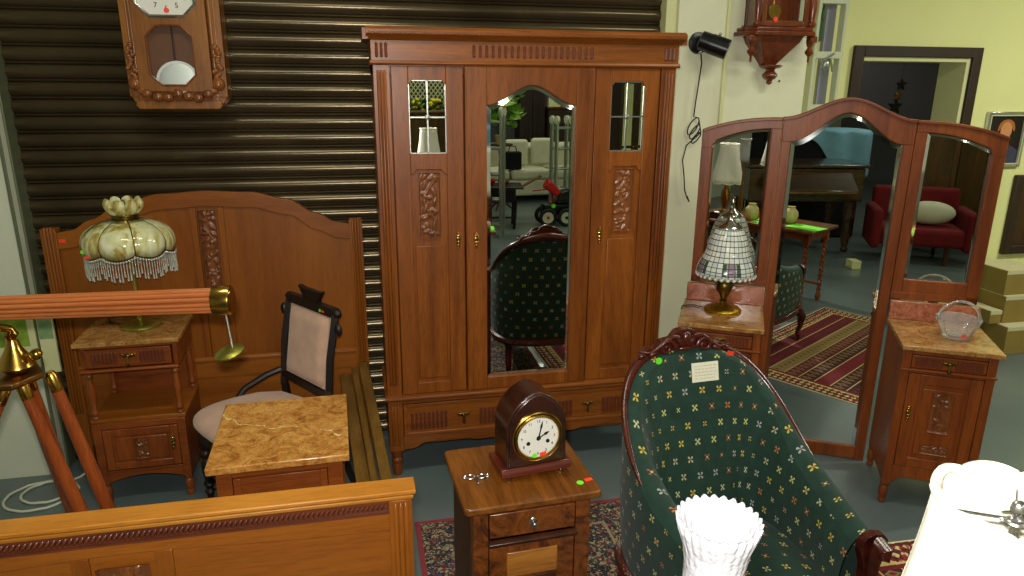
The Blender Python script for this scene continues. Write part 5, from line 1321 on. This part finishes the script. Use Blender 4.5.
for k,(x,y,r,w,d,l) in enumerate(((.96,.52,.12,.15,.10,'sheet of lime green paper at the corner of the barley-twist table'),(.62,.54,-.1,.13,.09,'second sheet of lime green paper near the vases on the barley-twist table'))):
    o = MB().box(-w,w,-d,d,0,.0015).build('lime_paper', M['lime'], None, loc=(x,y,.7005), rotz=r); tag(o,l,'paper','lime paper sheets')
def shade_lamp(x, y, z0, zs, h, rt, rb, label, rz=0):
    t = thing('table_lamp', label, 'lamp', (x,y,z0), rz)
    MB().lathe([(.075,0),(.078,.012),(.06,.022),(.025,.032),(.015,.05),(.03,.09),(.045,.15),(.04,.21),(.018,.26),(.022,.28),(.010,.30),(.008,zs-z0+h*.55)],0,0,28).build('lamp_base', M['oldbrass'], t)
    n = 96; prof = []
    K = 14
    def rad(v): return rt+(rb-rt)*(.30*v+.70*v**1.6)
    def lob(a, r, z):
        v = 1-(z-(zs-z0))/h; lobe = abs(math.cos(4*a))
        return r*(.975+.03*lobe), z-(.014*(lobe**.7) if v > .97 else 0)+(.006*lobe**.7 if v < .03 else 0)
    prof = [(rad(1-i/K), zs-z0+h*i/K) for i in range(K+1)]
    s = MB().shell(prof,0,0,n,0,lob); sh = s.build('lamp_shade', M['white'], t, solid=.0025, ang=60)
    for z,rr,up,th in ((zs-z0+h,rt,1,.0050),(zs-z0,rb,-1,.0045)):
        b = MB(); b.tube([(rr*(.975+.03*abs(math.cos(4*a)))*math.cos(a),rr*(.975+.03*abs(math.cos(4*a)))*math.sin(a),z+(.006 if up > 0 else -.014)*abs(math.cos(4*a))**.7) for a in [2*PI*i/96 for i in range(96)]],th,8,closed=True)
        b.build('shade_braid', M['trimw'], sh)
    f = MB()
    for k in range(3): a = k*2*PI/3+.4; f.tube([(0,0,zs-z0+h-.012),(rt*.97*math.cos(a),rt*.97*math.sin(a),zs-z0+h-.004)],.0016,5)
    f.ring((0,0,zs-z0+h-.012),.012,.002,'z',16,5); f.tube([(0,0,zs-z0+h*.5),(0,0,zs-z0+h-.005)],.004,6); f.ball((0,0,zs-z0+h),(.007,.007,.009),8,6); f.build('shade_carrier', M['silver'], t)
    r_ = MB()
    for k in range(8):
        a = k*PI/4+PI/8; r_.tube([(rad(1-i/K)*.977*math.cos(a),rad(1-i/K)*.977*math.sin(a),zs-z0+h*i/K) for i in range(K+1)],.0022,5)
    r_.build('shade_seam', M['trimw'], sh)
shade_lamp(.580,.462,.7015,1.215,.31,.068,.120,'white scalloped fabric lampshade filling the bottom right corner',.35)
shade_lamp(.125,.475,.7005,1.01,.345,.085,.15,'white scalloped lampshade seen reflected in the left panel of the mirrored dresser',.1)
def tulip():
    t = thing('table_lamp', 'white ruffled milk glass tulip lamp in front of the green armchair at the bottom', 'lamp', (.378,.632,.7005))
    MB().lathe([(.055,0),(.058,.01),(.045,.02),(.018,.03),(.012,.06),(.020,.12),(.024,.18),(.012,.26),(.009,.30),(.009,.505),(.02,.512),(.024,.522),(.026,.54)],0,0,24).build('lamp_base', M['oldbrass'], t)
    prof = [(.024,.52),(.034,.535),(.038,.56),(.037,.60),(.033,.64),(.033,.67),(.037,.695),(.043,.715),(.046,.728)]
    m = MB(); m.shell(prof,0,0,208,0,lambda a,r,z:(r*(1+(.022*math.cos(26*a) if z > .71 else .005*math.cos(26*a))), z+(.0018*math.cos(26*a) if z > .72 else 0)))
    m.build('glass_shade', M['milk'], t, solid=.003, ang=70)
tulip()
for k,(x,y,s,l) in enumerate(((.47,.60,1.0,'round cream pottery vase on the barley-twist table, under the reflected lampshade'),(.79,.49,1.0,'round cream pottery vase on the barley-twist table, near the lime paper corner'))):
    o = MB().lathe([(.030,0),(.034,.005),(.055,.035),(.064,.07),(.058,.105),(.036,.130),(.028,.138),(.034,.150),(.030,.150),(.024,.138),(.030,.12)],0,0,28).build('vase', M['vase'], None, loc=(x-.02,y-.06,.7005)); tag(o,l,'vase','cream vases')
# ------------------------------------------------------------------ the showroom behind the camera, seen in the mirrors
def folding_ladder(x, y, rz, w, d, h, label, n=5, leaves=2):
    t = thing('folding_ladder', label, 'ladder', (x,y,0), rz, 'folded aluminium ladders')
    for j in range(leaves):
        yy = j*d
        for s in (-1,1): MB().box(s*w/2-.014,s*w/2+.014,yy-.035,yy+.035,0,h-.03).build('side_rail', M['alu'], t, bevel=.003)
        for k in range(n): 
            z = h*(k+.5)/n; MB().tube([(-w/2,yy,z),(w/2,yy,z)],.016,10).build('rung', M['alu'], t)
        for s in (-1,1):
            q = MB(); q.disc((s*w/2,yy,h-.03),.058,'x',.034,22); q.disc((s*w/2,yy,h-.03),.02,'x',.046,12); q.build('hinge', M['ladw'], t)
folding_ladder(1.70,-2.45,math.radians(28),.20,.12,1.58,'folded aluminium ladder with a yellow hat, left in the wardrobe mirror')
folding_ladder(2.84,-3.6,math.radians(-14),.24,.14,1.42,'folded aluminium ladder at the right of the wardrobe mirror')
h = MB(); h.lathe([(.09,0),(.085,.02),(.07,.06),(.04,.085),(0,.09)],0,0,20); tag(h.build('yellow_hat', M['yellow'], None, loc=(1.745,-2.42,1.615)),'yellow straw hat on top of the folded ladder in the wardrobe mirror','hat')
def sofa():
    t = thing('sofa', 'long ivory sofa with rounded arms, reflected across the wardrobe mirror', 'sofa', (2.75,-5.35,0), math.radians(176))
    MB().box(-1.25,1.25,-.40,.40,.10,.36).build('sofa_base', M['sofa'], t, bevel=.03)
    MB().box(-1.15,1.15,.22,.48,.30,.90).build('back', M['sofa'], t, bevel=.09, seg=4)
    for s in (-1,1): MB().box(s*1.16-.12,s*1.16+.12,-.42,.42,.10,.66).build('armrest', M['sofa'], t, bevel=.09, seg=4)
    for x in (-.71,0,.71): MB().box(x-.34,x+.34,-.42,.24,.36,.52).build('seat_cushion', M['sofa'], t, bevel=.05, seg=3)
    for x in (-1.1,1.1):
        for y in (-.32,.36): MB().tube([(x,y,0),(x,y,.11)],[.02,.03],10).build('leg', M['dark'], t)
sofa()
for (x,z,c,l) in ((3.06,.56,'sofa','ivory scatter cushion standing tallest on the reflected sofa'),(2.61,.54,'sofa','smaller ivory scatter cushion beside the tallest cushion on the reflected sofa')):
    m = MB(); m.box(-.20,.20,-.06,.06,0,.44); tag(m.build('cushion', M[c], None, loc=(x,-5.40,z), bevel=.058, seg=4),l,'cushion','cushions on the reflected sofa')
m = MB(); m.box(-.13,.13,-.10,.10,0,.27); m.tube([(-.07,0,.26),(-.05,0,.36),(.05,0,.36),(.07,0,.26)],.010,6); tag(m.build('black_bag', M['blackc'], None, loc=(2.48,-5.08,.535), bevel=.03, seg=3),'black bag standing on the reflected ivory sofa','bag')
def cart():
    t = thing('console_table', 'low black table with drop leaf and trestle legs, in the left of the wardrobe mirror', 'table', (1.90,-3.0,0), math.radians(8))
    MB().box(-.34,.26,-.25,.25,.54,.565).build('table_top', M['ebony'], t, bevel=.006)
    m = MB(); m.prismx([(-.2,.36),(.2,.36),(.24,.54),(-.24,.54)],-.28,.16); m.build('apron', M['ebony'], t, bevel=.01)
    for x,y in ((-.26,-.2),(-.26,.2),(.16,-.2),(.16,.2)): MB().tube([(x,y,.38),(x*.9,y*.9,.0)],[.024,.018],8).build('leg', M['ebony'], t)
    MB().tube([(-.24,0,.12),(.15,0,.12)],.014,8).build('stretcher', M['ebony'], t)
    m = MB(); m.prism([(.26,.555),(.27,.54),(.52,.68),(.51,.70)],-.05,.05); m.build('handle_board', M['rail'], t, bevel=.004)
cart()
for (x,y,m_,l) in ((1.72,-3.02,'redp','red enamel bowl on the low black table, left of the pair'),(1.90,-2.95,'oldbrass','copper bowl on the low black table, right of the pair')):
    q = MB(); q.shell([(.03,0),(.035,.004),(.065,.03),(.080,.06),(.083,.065)],0,0,24); q.disc((0,0,.002),.031,'z',.004,24); q.ring((0,0,.065),.083,.005,'z',24,6); tag(q.build('bowl', M[m_], None, loc=(x,y,.5665), solid=.004),l,'bowl','bowls on the low black table')
def tractor():
    t = thing('pedal_tractor', 'toy pedal tractor with cream wheels and red seat, reflected in the wardrobe mirror', 'toy', (2.66,-3.02,0), math.radians(0))
    def wheel(x,y,r,w):
        m = MB(); m.ring((x,y,r),r-.025,.027,'x' if False else 'y',26,8); q = m.build('tyre', M['rubber'], t)
        m = MB(); m.disc((x,y,r),r-.04,'y',.02,24); m.build('wheel', M['wheelw'], t); m = MB(); m.disc((x,y,r),.022,'y',.04,14); m.build('hub', M['redp'] if w else M['rubber'], t)
    wheel(-.16,-.10,.125,1); wheel(-.16,.16,.125,1); wheel(.09,.20,.125,0); wheel(.09,-.16,.125,0)
    m = MB(); m.tube([(-.16,-.10,.125),(-.16,.16,.125)],.012,8).tube([(.09,-.14,.125),(.09,.18,.125)],.012,8); m.build('axle', M['rubber'], t)
    m = MB(); m.box(-.22,.16,-.05,.12,.14,.30); m.prism([(-.05,.30),(.17,.30),(.16,.50),(.02,.46)],-.05,.12); m.build('body', M['black'], t, bevel=.02)
    m = MB(); m.prism([(-.20,.52),(-.02,.40),(.03,.47),(-.13,.64)],-.08,.14); m.build('seat', M['redp'], t, bevel=.02)
    m = MB(); m.tube([(-.06,.03,.28),(-.08,.03,.48)],.014,8).tube([(-.35,.03,.48),(-.10,.03,.50)],.010,8); m.build('steering_bar', M['redp'], t)
    m = MB(); m.disc((-.08,.135,.28),.030,'y',.004,18); lab(m.build('price_sticker', M['sgreen'], t),'round fluorescent green price sticker')
tractor()
def cabinet(x,y,rz,w,d,h,label,mat_,doors=2,glass=False):
    t = thing('cupboard', label, 'cupboard', (x,y,0), rz)
    c = MB(); c.box(-w/2,-w/2+.02,-d/2+.02,d/2,0,h).box(w/2-.02,w/2,-d/2+.02,d/2,0,h).box(-w/2,w/2,d/2-.012,d/2,0,h).box(-w/2,w/2,-d/2+.02,d/2,.05,.08).box(-w/2,w/2,-d/2+.02,d/2,h-.03,h); c.build('carcass', M[mat_], t)
    MB().box(-w/2-.02,w/2+.02,-d/2-.01,d/2+.005,h,h+.03).build('cornice', M[mat_], t, bevel=.008)
    dw = w/doors
    for k in range(doors):
        a = -w/2+k*dw; q = MB(); frame_rect(q,a+.004,a+dw-.004,.06,h-.004,.06,-d/2,-d/2+.02)
        if not glass: q.box(a+.05,a+dw-.05,-d/2+.008,-d/2+.016,.11,h-.05)
        else: q.box(a+.05,a+dw-.05,-d/2+.004,-d/2+.016,h*.5-.02,h*.5+.02)
        o = q.build('cupboard_door', M[mat_], t, bevel=.003)
        if glass: MB().box(a+.06,a+dw-.06,-d/2+.009,-d/2+.012,.12,h-.06).build('glass_pane', M['mirror'], o)
        MB().ball((a+(dw-.04 if k == 0 else .04),-d/2-.012,h*.5),.012,10,8).build('door_knob', M['brass'], o)
    return t
cabinet(3.15,-6.7,math.radians(180),.48,.42,1.80,'tall narrow black cupboard behind the ivory sofa in the wardrobe mirror','ebony')
cabinet(4.05,-4.0,math.radians(165),.60,.35,1.95,'dark glazed cupboard reflected in the right small wardrobe pane','dark',2,True)
t = thing('side_cabinet', 'low dark cabinet carrying a white box and yellow flowers, behind the reflected sofa', 'cabinet', (3.75,-6.6,0), math.radians(180))
MB().box(-.32,.32,-.2,.2,.04,1.44).build('carcass', M['dark'], t, bevel=.006); MB().box(-.34,.34,-.22,.21,1.44,1.47).build('cabinet_top', M['walnuttop'], t, bevel=.006)
for s in (-1,1):
    o = MB().box(s*.155-.145,s*.155+.145,-.215,-.201,.08,1.40).build('cabinet_door', M['dark'], t, bevel=.004); MB().ball((s*.03,-.225,.8),.012,8,6).build('door_knob', M['brass'], o)
m = MB(); m.box(-.11,.11,-.08,.08,0,.14); m.box(-.115,.115,-.085,.085,.14,.155); tag(m.build('white_box', M['jamb'], None, loc=(3.56,-6.55,1.4705), bevel=.004),'white box on the low dark cabinet behind the reflected sofa','box')
def leafy(x, y, z, name, label, mat_, n, rx, ry, h, seed, size=.06, pot=True, flowers=None):
    t = thing(name, label, 'plant', (x,y,z)); r = random.Random(seed)
    if pot: MB().lathe([(.06,0),(.065,.01),(.085,.12),(.09,.13),(.08,.13),(.0,.11)],0,0,20).build('pot', M['vase'], t)
    st = MB(); lf = MB(); fl_ = MB()
    for i in range(n):
        a = r.uniform(0,2*PI); k = r.random()**.5; tip = Vector((rx*k*math.cos(a),ry*k*math.sin(a),.15+h*(.25+.75*r.random())))
        if i % 4 == 0: st.tube([(0,0,.11),(tip.x*.3,tip.y*.3,tip.z*.6),tuple(tip)],[.006,.004,.002],5)
        s = size*r.uniform(.7,1.4); th = r.uniform(0,2*PI); up = Vector((math.cos(th),math.sin(th),r.uniform(-.5,.8))).normalized(); sd = up.cross(Vector((r.uniform(-1,1),r.uniform(-1,1),1))).normalized(); nn = up.cross(sd)
        P_ = [tip, tip+up*s*.35+sd*s*.32-nn*s*.05, tip+up*s*.8+sd*s*.2, tip+up*s*1.15-nn*s*.12, tip+up*s*.8-sd*s*.2, tip+up*s*.35-sd*s*.32-nn*s*.05]
        lf.add([tuple(p) for p in P_],[(0,1,2,3),(0,3,4,5)])
        if flowers and i % 6 == 0: fl_.ball(tuple(tip+Vector((0,0,.02))),(.035,.035,.028),8,6)
    st.build('stem', M['leaf'], t); q = lf.build('foliage', M[mat_], t, recalc=False, ang=180); 
    if flowers: fl_.build('blossom', M[flowers], t)
    return t
leafy(3.86,-6.55,1.4705,'potted_plant','pot of yellow flowers beside the white box on the low dark cabinet','leafl',60,.14,.12,.16,3,.07,True,'yellow')
leafy(1.02,-4.0,.86,'potted_plant','bushy dark green plant on the tall stand, reflected in the left small wardrobe pane','leaf',520,.34,.22,.62,5,.085,True,'yellow')
leafy(2.12,-4.3,1.0,'potted_plant','pale green broad leaved plant on the round stand, top left of the wardrobe mirror','leafl',130,.30,.22,.62,9,.15)
def stand(x, y, h, label):
    t = thing('plant_stand', label, 'stand', (x,y,0)); MB().disc((0,0,h-.012),.19,'z',.024,28).build('stand_top', M['walnutd'], t, bevel=.004)
    MB().lathe([(.03,.06),(.02,.1),(.035,.2),(.02,.3),(.028,h*.6),(.018,h*.8),(.04,h-.026)],0,0,14).build('column', M['walnutd'], t)
    for k in range(3): a = k*2*PI/3; MB().tube([(0,0,.10),(.10*math.cos(a),.10*math.sin(a),.09),(.19*math.cos(a),.19*math.sin(a),.012)],[.022,.018,.012],8).build('leg', M['walnutd'], t)
stand(1.02,-4.0,.8595,'tall dark plant stand under the bushy plant behind the camera'); stand(2.12,-4.3,.9995,'tall dark plant stand under the pale broad leaved plant behind the camera')
# white diamond lattice behind the bushy plant
t = thing('lattice_screen', 'white diamond lattice screen behind the bushy plant, in the left small wardrobe pane', 'screen', (1.0,-4.6,0))
fr = MB(); frame_rect(fr,-.42,.42,.02,2.05,.035,-.015,.015); fr.build('frame', M['jamb'], t, bevel=.003)
lt = MB(); W_, H_ = .385, 1.98
for s in (-1,1):
    k = -2.2
    while k < 2.2:
        # line z = s*(x)*1.3 + c clipped to the frame
        c0 = 1.03+k; pts2 = []
        xa, xb = -W_, W_
        za, zb = c0+s*xa*1.3, c0+s*xb*1.3
        lo, hi = .06, 2.01
        if za != zb:
            def clip(z): return (z-c0)/(s*1.3)
            xs_ = sorted([max(-W_,min(W_,clip(lo))), max(-W_,min(W_,clip(hi)))])
            if xs_[1]-xs_[0] > .02: lt.tube([(xs_[0],.006*s,c0+s*xs_[0]*1.3),(xs_[1],.006*s,c0+s*xs_[1]*1.3)],.008,4)
        k += .085
lt.build('lattice', M['jamb'], t)
# dark furniture seen in the dresser mirrors, all turned to face it
def lowpiano():
    t = thing('square_piano', 'dark polished square piano with lid closed, reflected in the centre dresser mirror', 'piano', (-.28,-1.63,0), math.radians(131))
    MB().box(-.70,.62,-.33,.33,.60,.98).build('piano_case', M['piano'], t, bevel=.012, seg=3)
    MB().box(-.74,.66,-.36,.36,.985,1.025).build('lid', M['piano'], t, bevel=.012, seg=3)
    m = MB(); m.prismx([(-.36,.72),(-.60,.72),(-.60,.76),(-.37,.95),(-.345,.95)],-.52,.46); m.build('key_cover', M['piano'], t, bevel=.008)
    m = MB(); m.box(-.50,.44,-.602,-.598,.735,.75); m.build('cover_strip', M['oldbrass'], t)
    for x in (-.60,.52):
        for y in (-.26,.26): MB().lathe([(.03,0),(.045,.03),(.035,.06),(.06,.2),(.05,.35),(.07,.45),(.07,.598)],x,y,8).build('leg', M['piano'], t)
lowpiano()
def covered():
    t = thing('crate_stack', 'tall black cloth covered crate behind the square piano, seen in the dresser mirror', 'crate', (-.62,-2.42,0), math.radians(131))
    MB().box(-.72,.55,-.26,.26,0,1.33).build('cover', M['blackc'], t, bevel=.03)
covered()
def bluecloth():
    m = MB(); a = math.radians(131)
    def fn(u, v):
        x = -.78+1.20*u; s = v*1.15
        if s < .55: y = .28-s; z = 1.372
        else: y = -.275-.018*math.sin(u*22)-.02*(s-.55); z = 1.372-(s-.55)*(.95-.80/(1+math.exp(-(u-.45)*16)))
        return (x,y,z+.006*math.sin(u*9+v*7))
    m.grid(fn,60,30); o = m.build('blue_cloth', M['blue'], None, loc=(-.62,-2.42,-.022), rotz=a, ang=180, solid=.004); tag(o,'pale blue cloth draped over the black crate, reflected in the dresser mirrors','cloth')
bluecloth()
def redchair():
    t = thing('upholstered_settee', 'dark red velvet settee reflected in the right dresser panels', 'settee', (1.0,-2.12,0), math.radians(150))
    MB().box(-.42,.42,-.30,.30,.20,.40).build('seat', M['red'], t, bevel=.05, seg=4)
    m = MB(); m.prismx([(.20,.34),(.34,.34),(.42,.78),(.30,.78)],-.45,.45); m.build('backrest', M['red'], t, bevel=.05, seg=4)
    for s in (-1,1): MB().box(s*.46-.055,s*.46+.055,-.32,.30,.16,.60).build('armrest', M['red'], t, bevel=.05, seg=4)
    for x in (-.26,.26):
        for y in (-.25,.27): MB().tube([(x,y,.21),(x,y,0)],[.028,.018],8).build('leg', M['walnutd'], t)
redchair()
m = MB(); m.ball((0,0,.13),(.26,.12,.13),18,10); tag(m.build('pillow', M['sofa'], None, loc=(1.08,-2.17,.408), rotz=-.5),'pale green-white pillow lying on the reflected red velvet settee','pillow')
for (x,y,l) in ((.98,-1.50,'small white carton on the floor before the reflected red settee'),(.72,-1.22,'small white carton on the floor in front of the reflected square piano')):
    t = thing('white_carton', l, 'box', (x,y,0), .7, 'small white cartons'); MB().box(-.07,.07,-.05,.05,0,.085).build('carton', M['jamb'], t, bevel=.003); MB().box(-.02,.02,-.052,-.05,.03,.05).build('label', M['ink'], t)
cabinet(.95,-3.20,math.radians(155),1.1,.45,1.50,'broad brown cupboard behind the reflected red settee','brownp')
m = MB(); m.lathe([(.06,0),(.075,.01),(.07,.06),(.05,.14),(.03,.18),(.045,.22),(.035,.22),(0,.2)],0,0,24); tag(m.build('red_jug', M['redp'], None, loc=(-.50,-2.45,1.356)),'small red jug standing on the blue cloth in the dresser mirror','jug')
# ------------------------------------------------------------------ lights, world, camera
ceil_light(-.3, 2.0, 19); ceil_light(2.4, 2.0, 21); ceil_light(.5,-3.3, 22); ceil_light(2.6,-2.2, 18); ceil_light(5.2, 2.5, 70); ceil_light(2.6,-5.6, 26); ceil_light(5.2,-3.5,24); ceil_light(4.4,6.3,14)  # last batten is unseen, added to brighten the far room
fl = bpy.data.lights.new('camera_flash','AREA'); fl.shape = 'RECTANGLE'; fl.size = .05; fl.size_y = .03; fl.energy = 47; fl.color = (1,.96,.90)
fo = bpy.data.objects.new('camera_flash', fl); COL.objects.link(fo)
w = bpy.data.worlds.new('world'); sc.world = w; w.use_nodes = True
w.node_tree.nodes['Background'].inputs[0].default_value = (.9,1,.7,1); w.node_tree.nodes['Background'].inputs[1].default_value = .02
cam = bpy.data.cameras.new('camera'); co = bpy.data.objects.new('camera', cam); COL.objects.link(co); sc.camera = co
cam.sensor_width = 36; cam.lens = 710.5/1024*36; cam.clip_start = .02; cam.clip_end = 60
P_, Y_, R_ = .28236, .21349, -.007347
fwd = Vector((math.sin(Y_)*math.cos(P_), math.cos(Y_)*math.cos(P_), -math.sin(P_)))
rg = Vector((math.cos(Y_), -math.sin(Y_), 0)); dn = fwd.cross(rg)
if dn.z > 0: dn = -dn
c_, s_ = math.cos(R_), math.sin(R_)
r2 = rg*c_+dn*s_; d2 = -rg*s_+dn*c_
mt = Matrix((r2, -d2, -fwd)).transposed().to_4x4(); mt.translation = Vector((0,0,1.9)); co.matrix_world = mt
fm = mt.copy(); fm.translation = Vector((0,0,1.9))+(-d2)*.06-r2*.02+fwd*.01; fo.matrix_world = fm
sc.view_settings.view_transform = 'Standard'; sc.view_settings.look = 'None'; sc.view_settings.gamma = 1; sc.view_settings.use_curve_mapping = False
sc.view_settings.exposure = 0.0
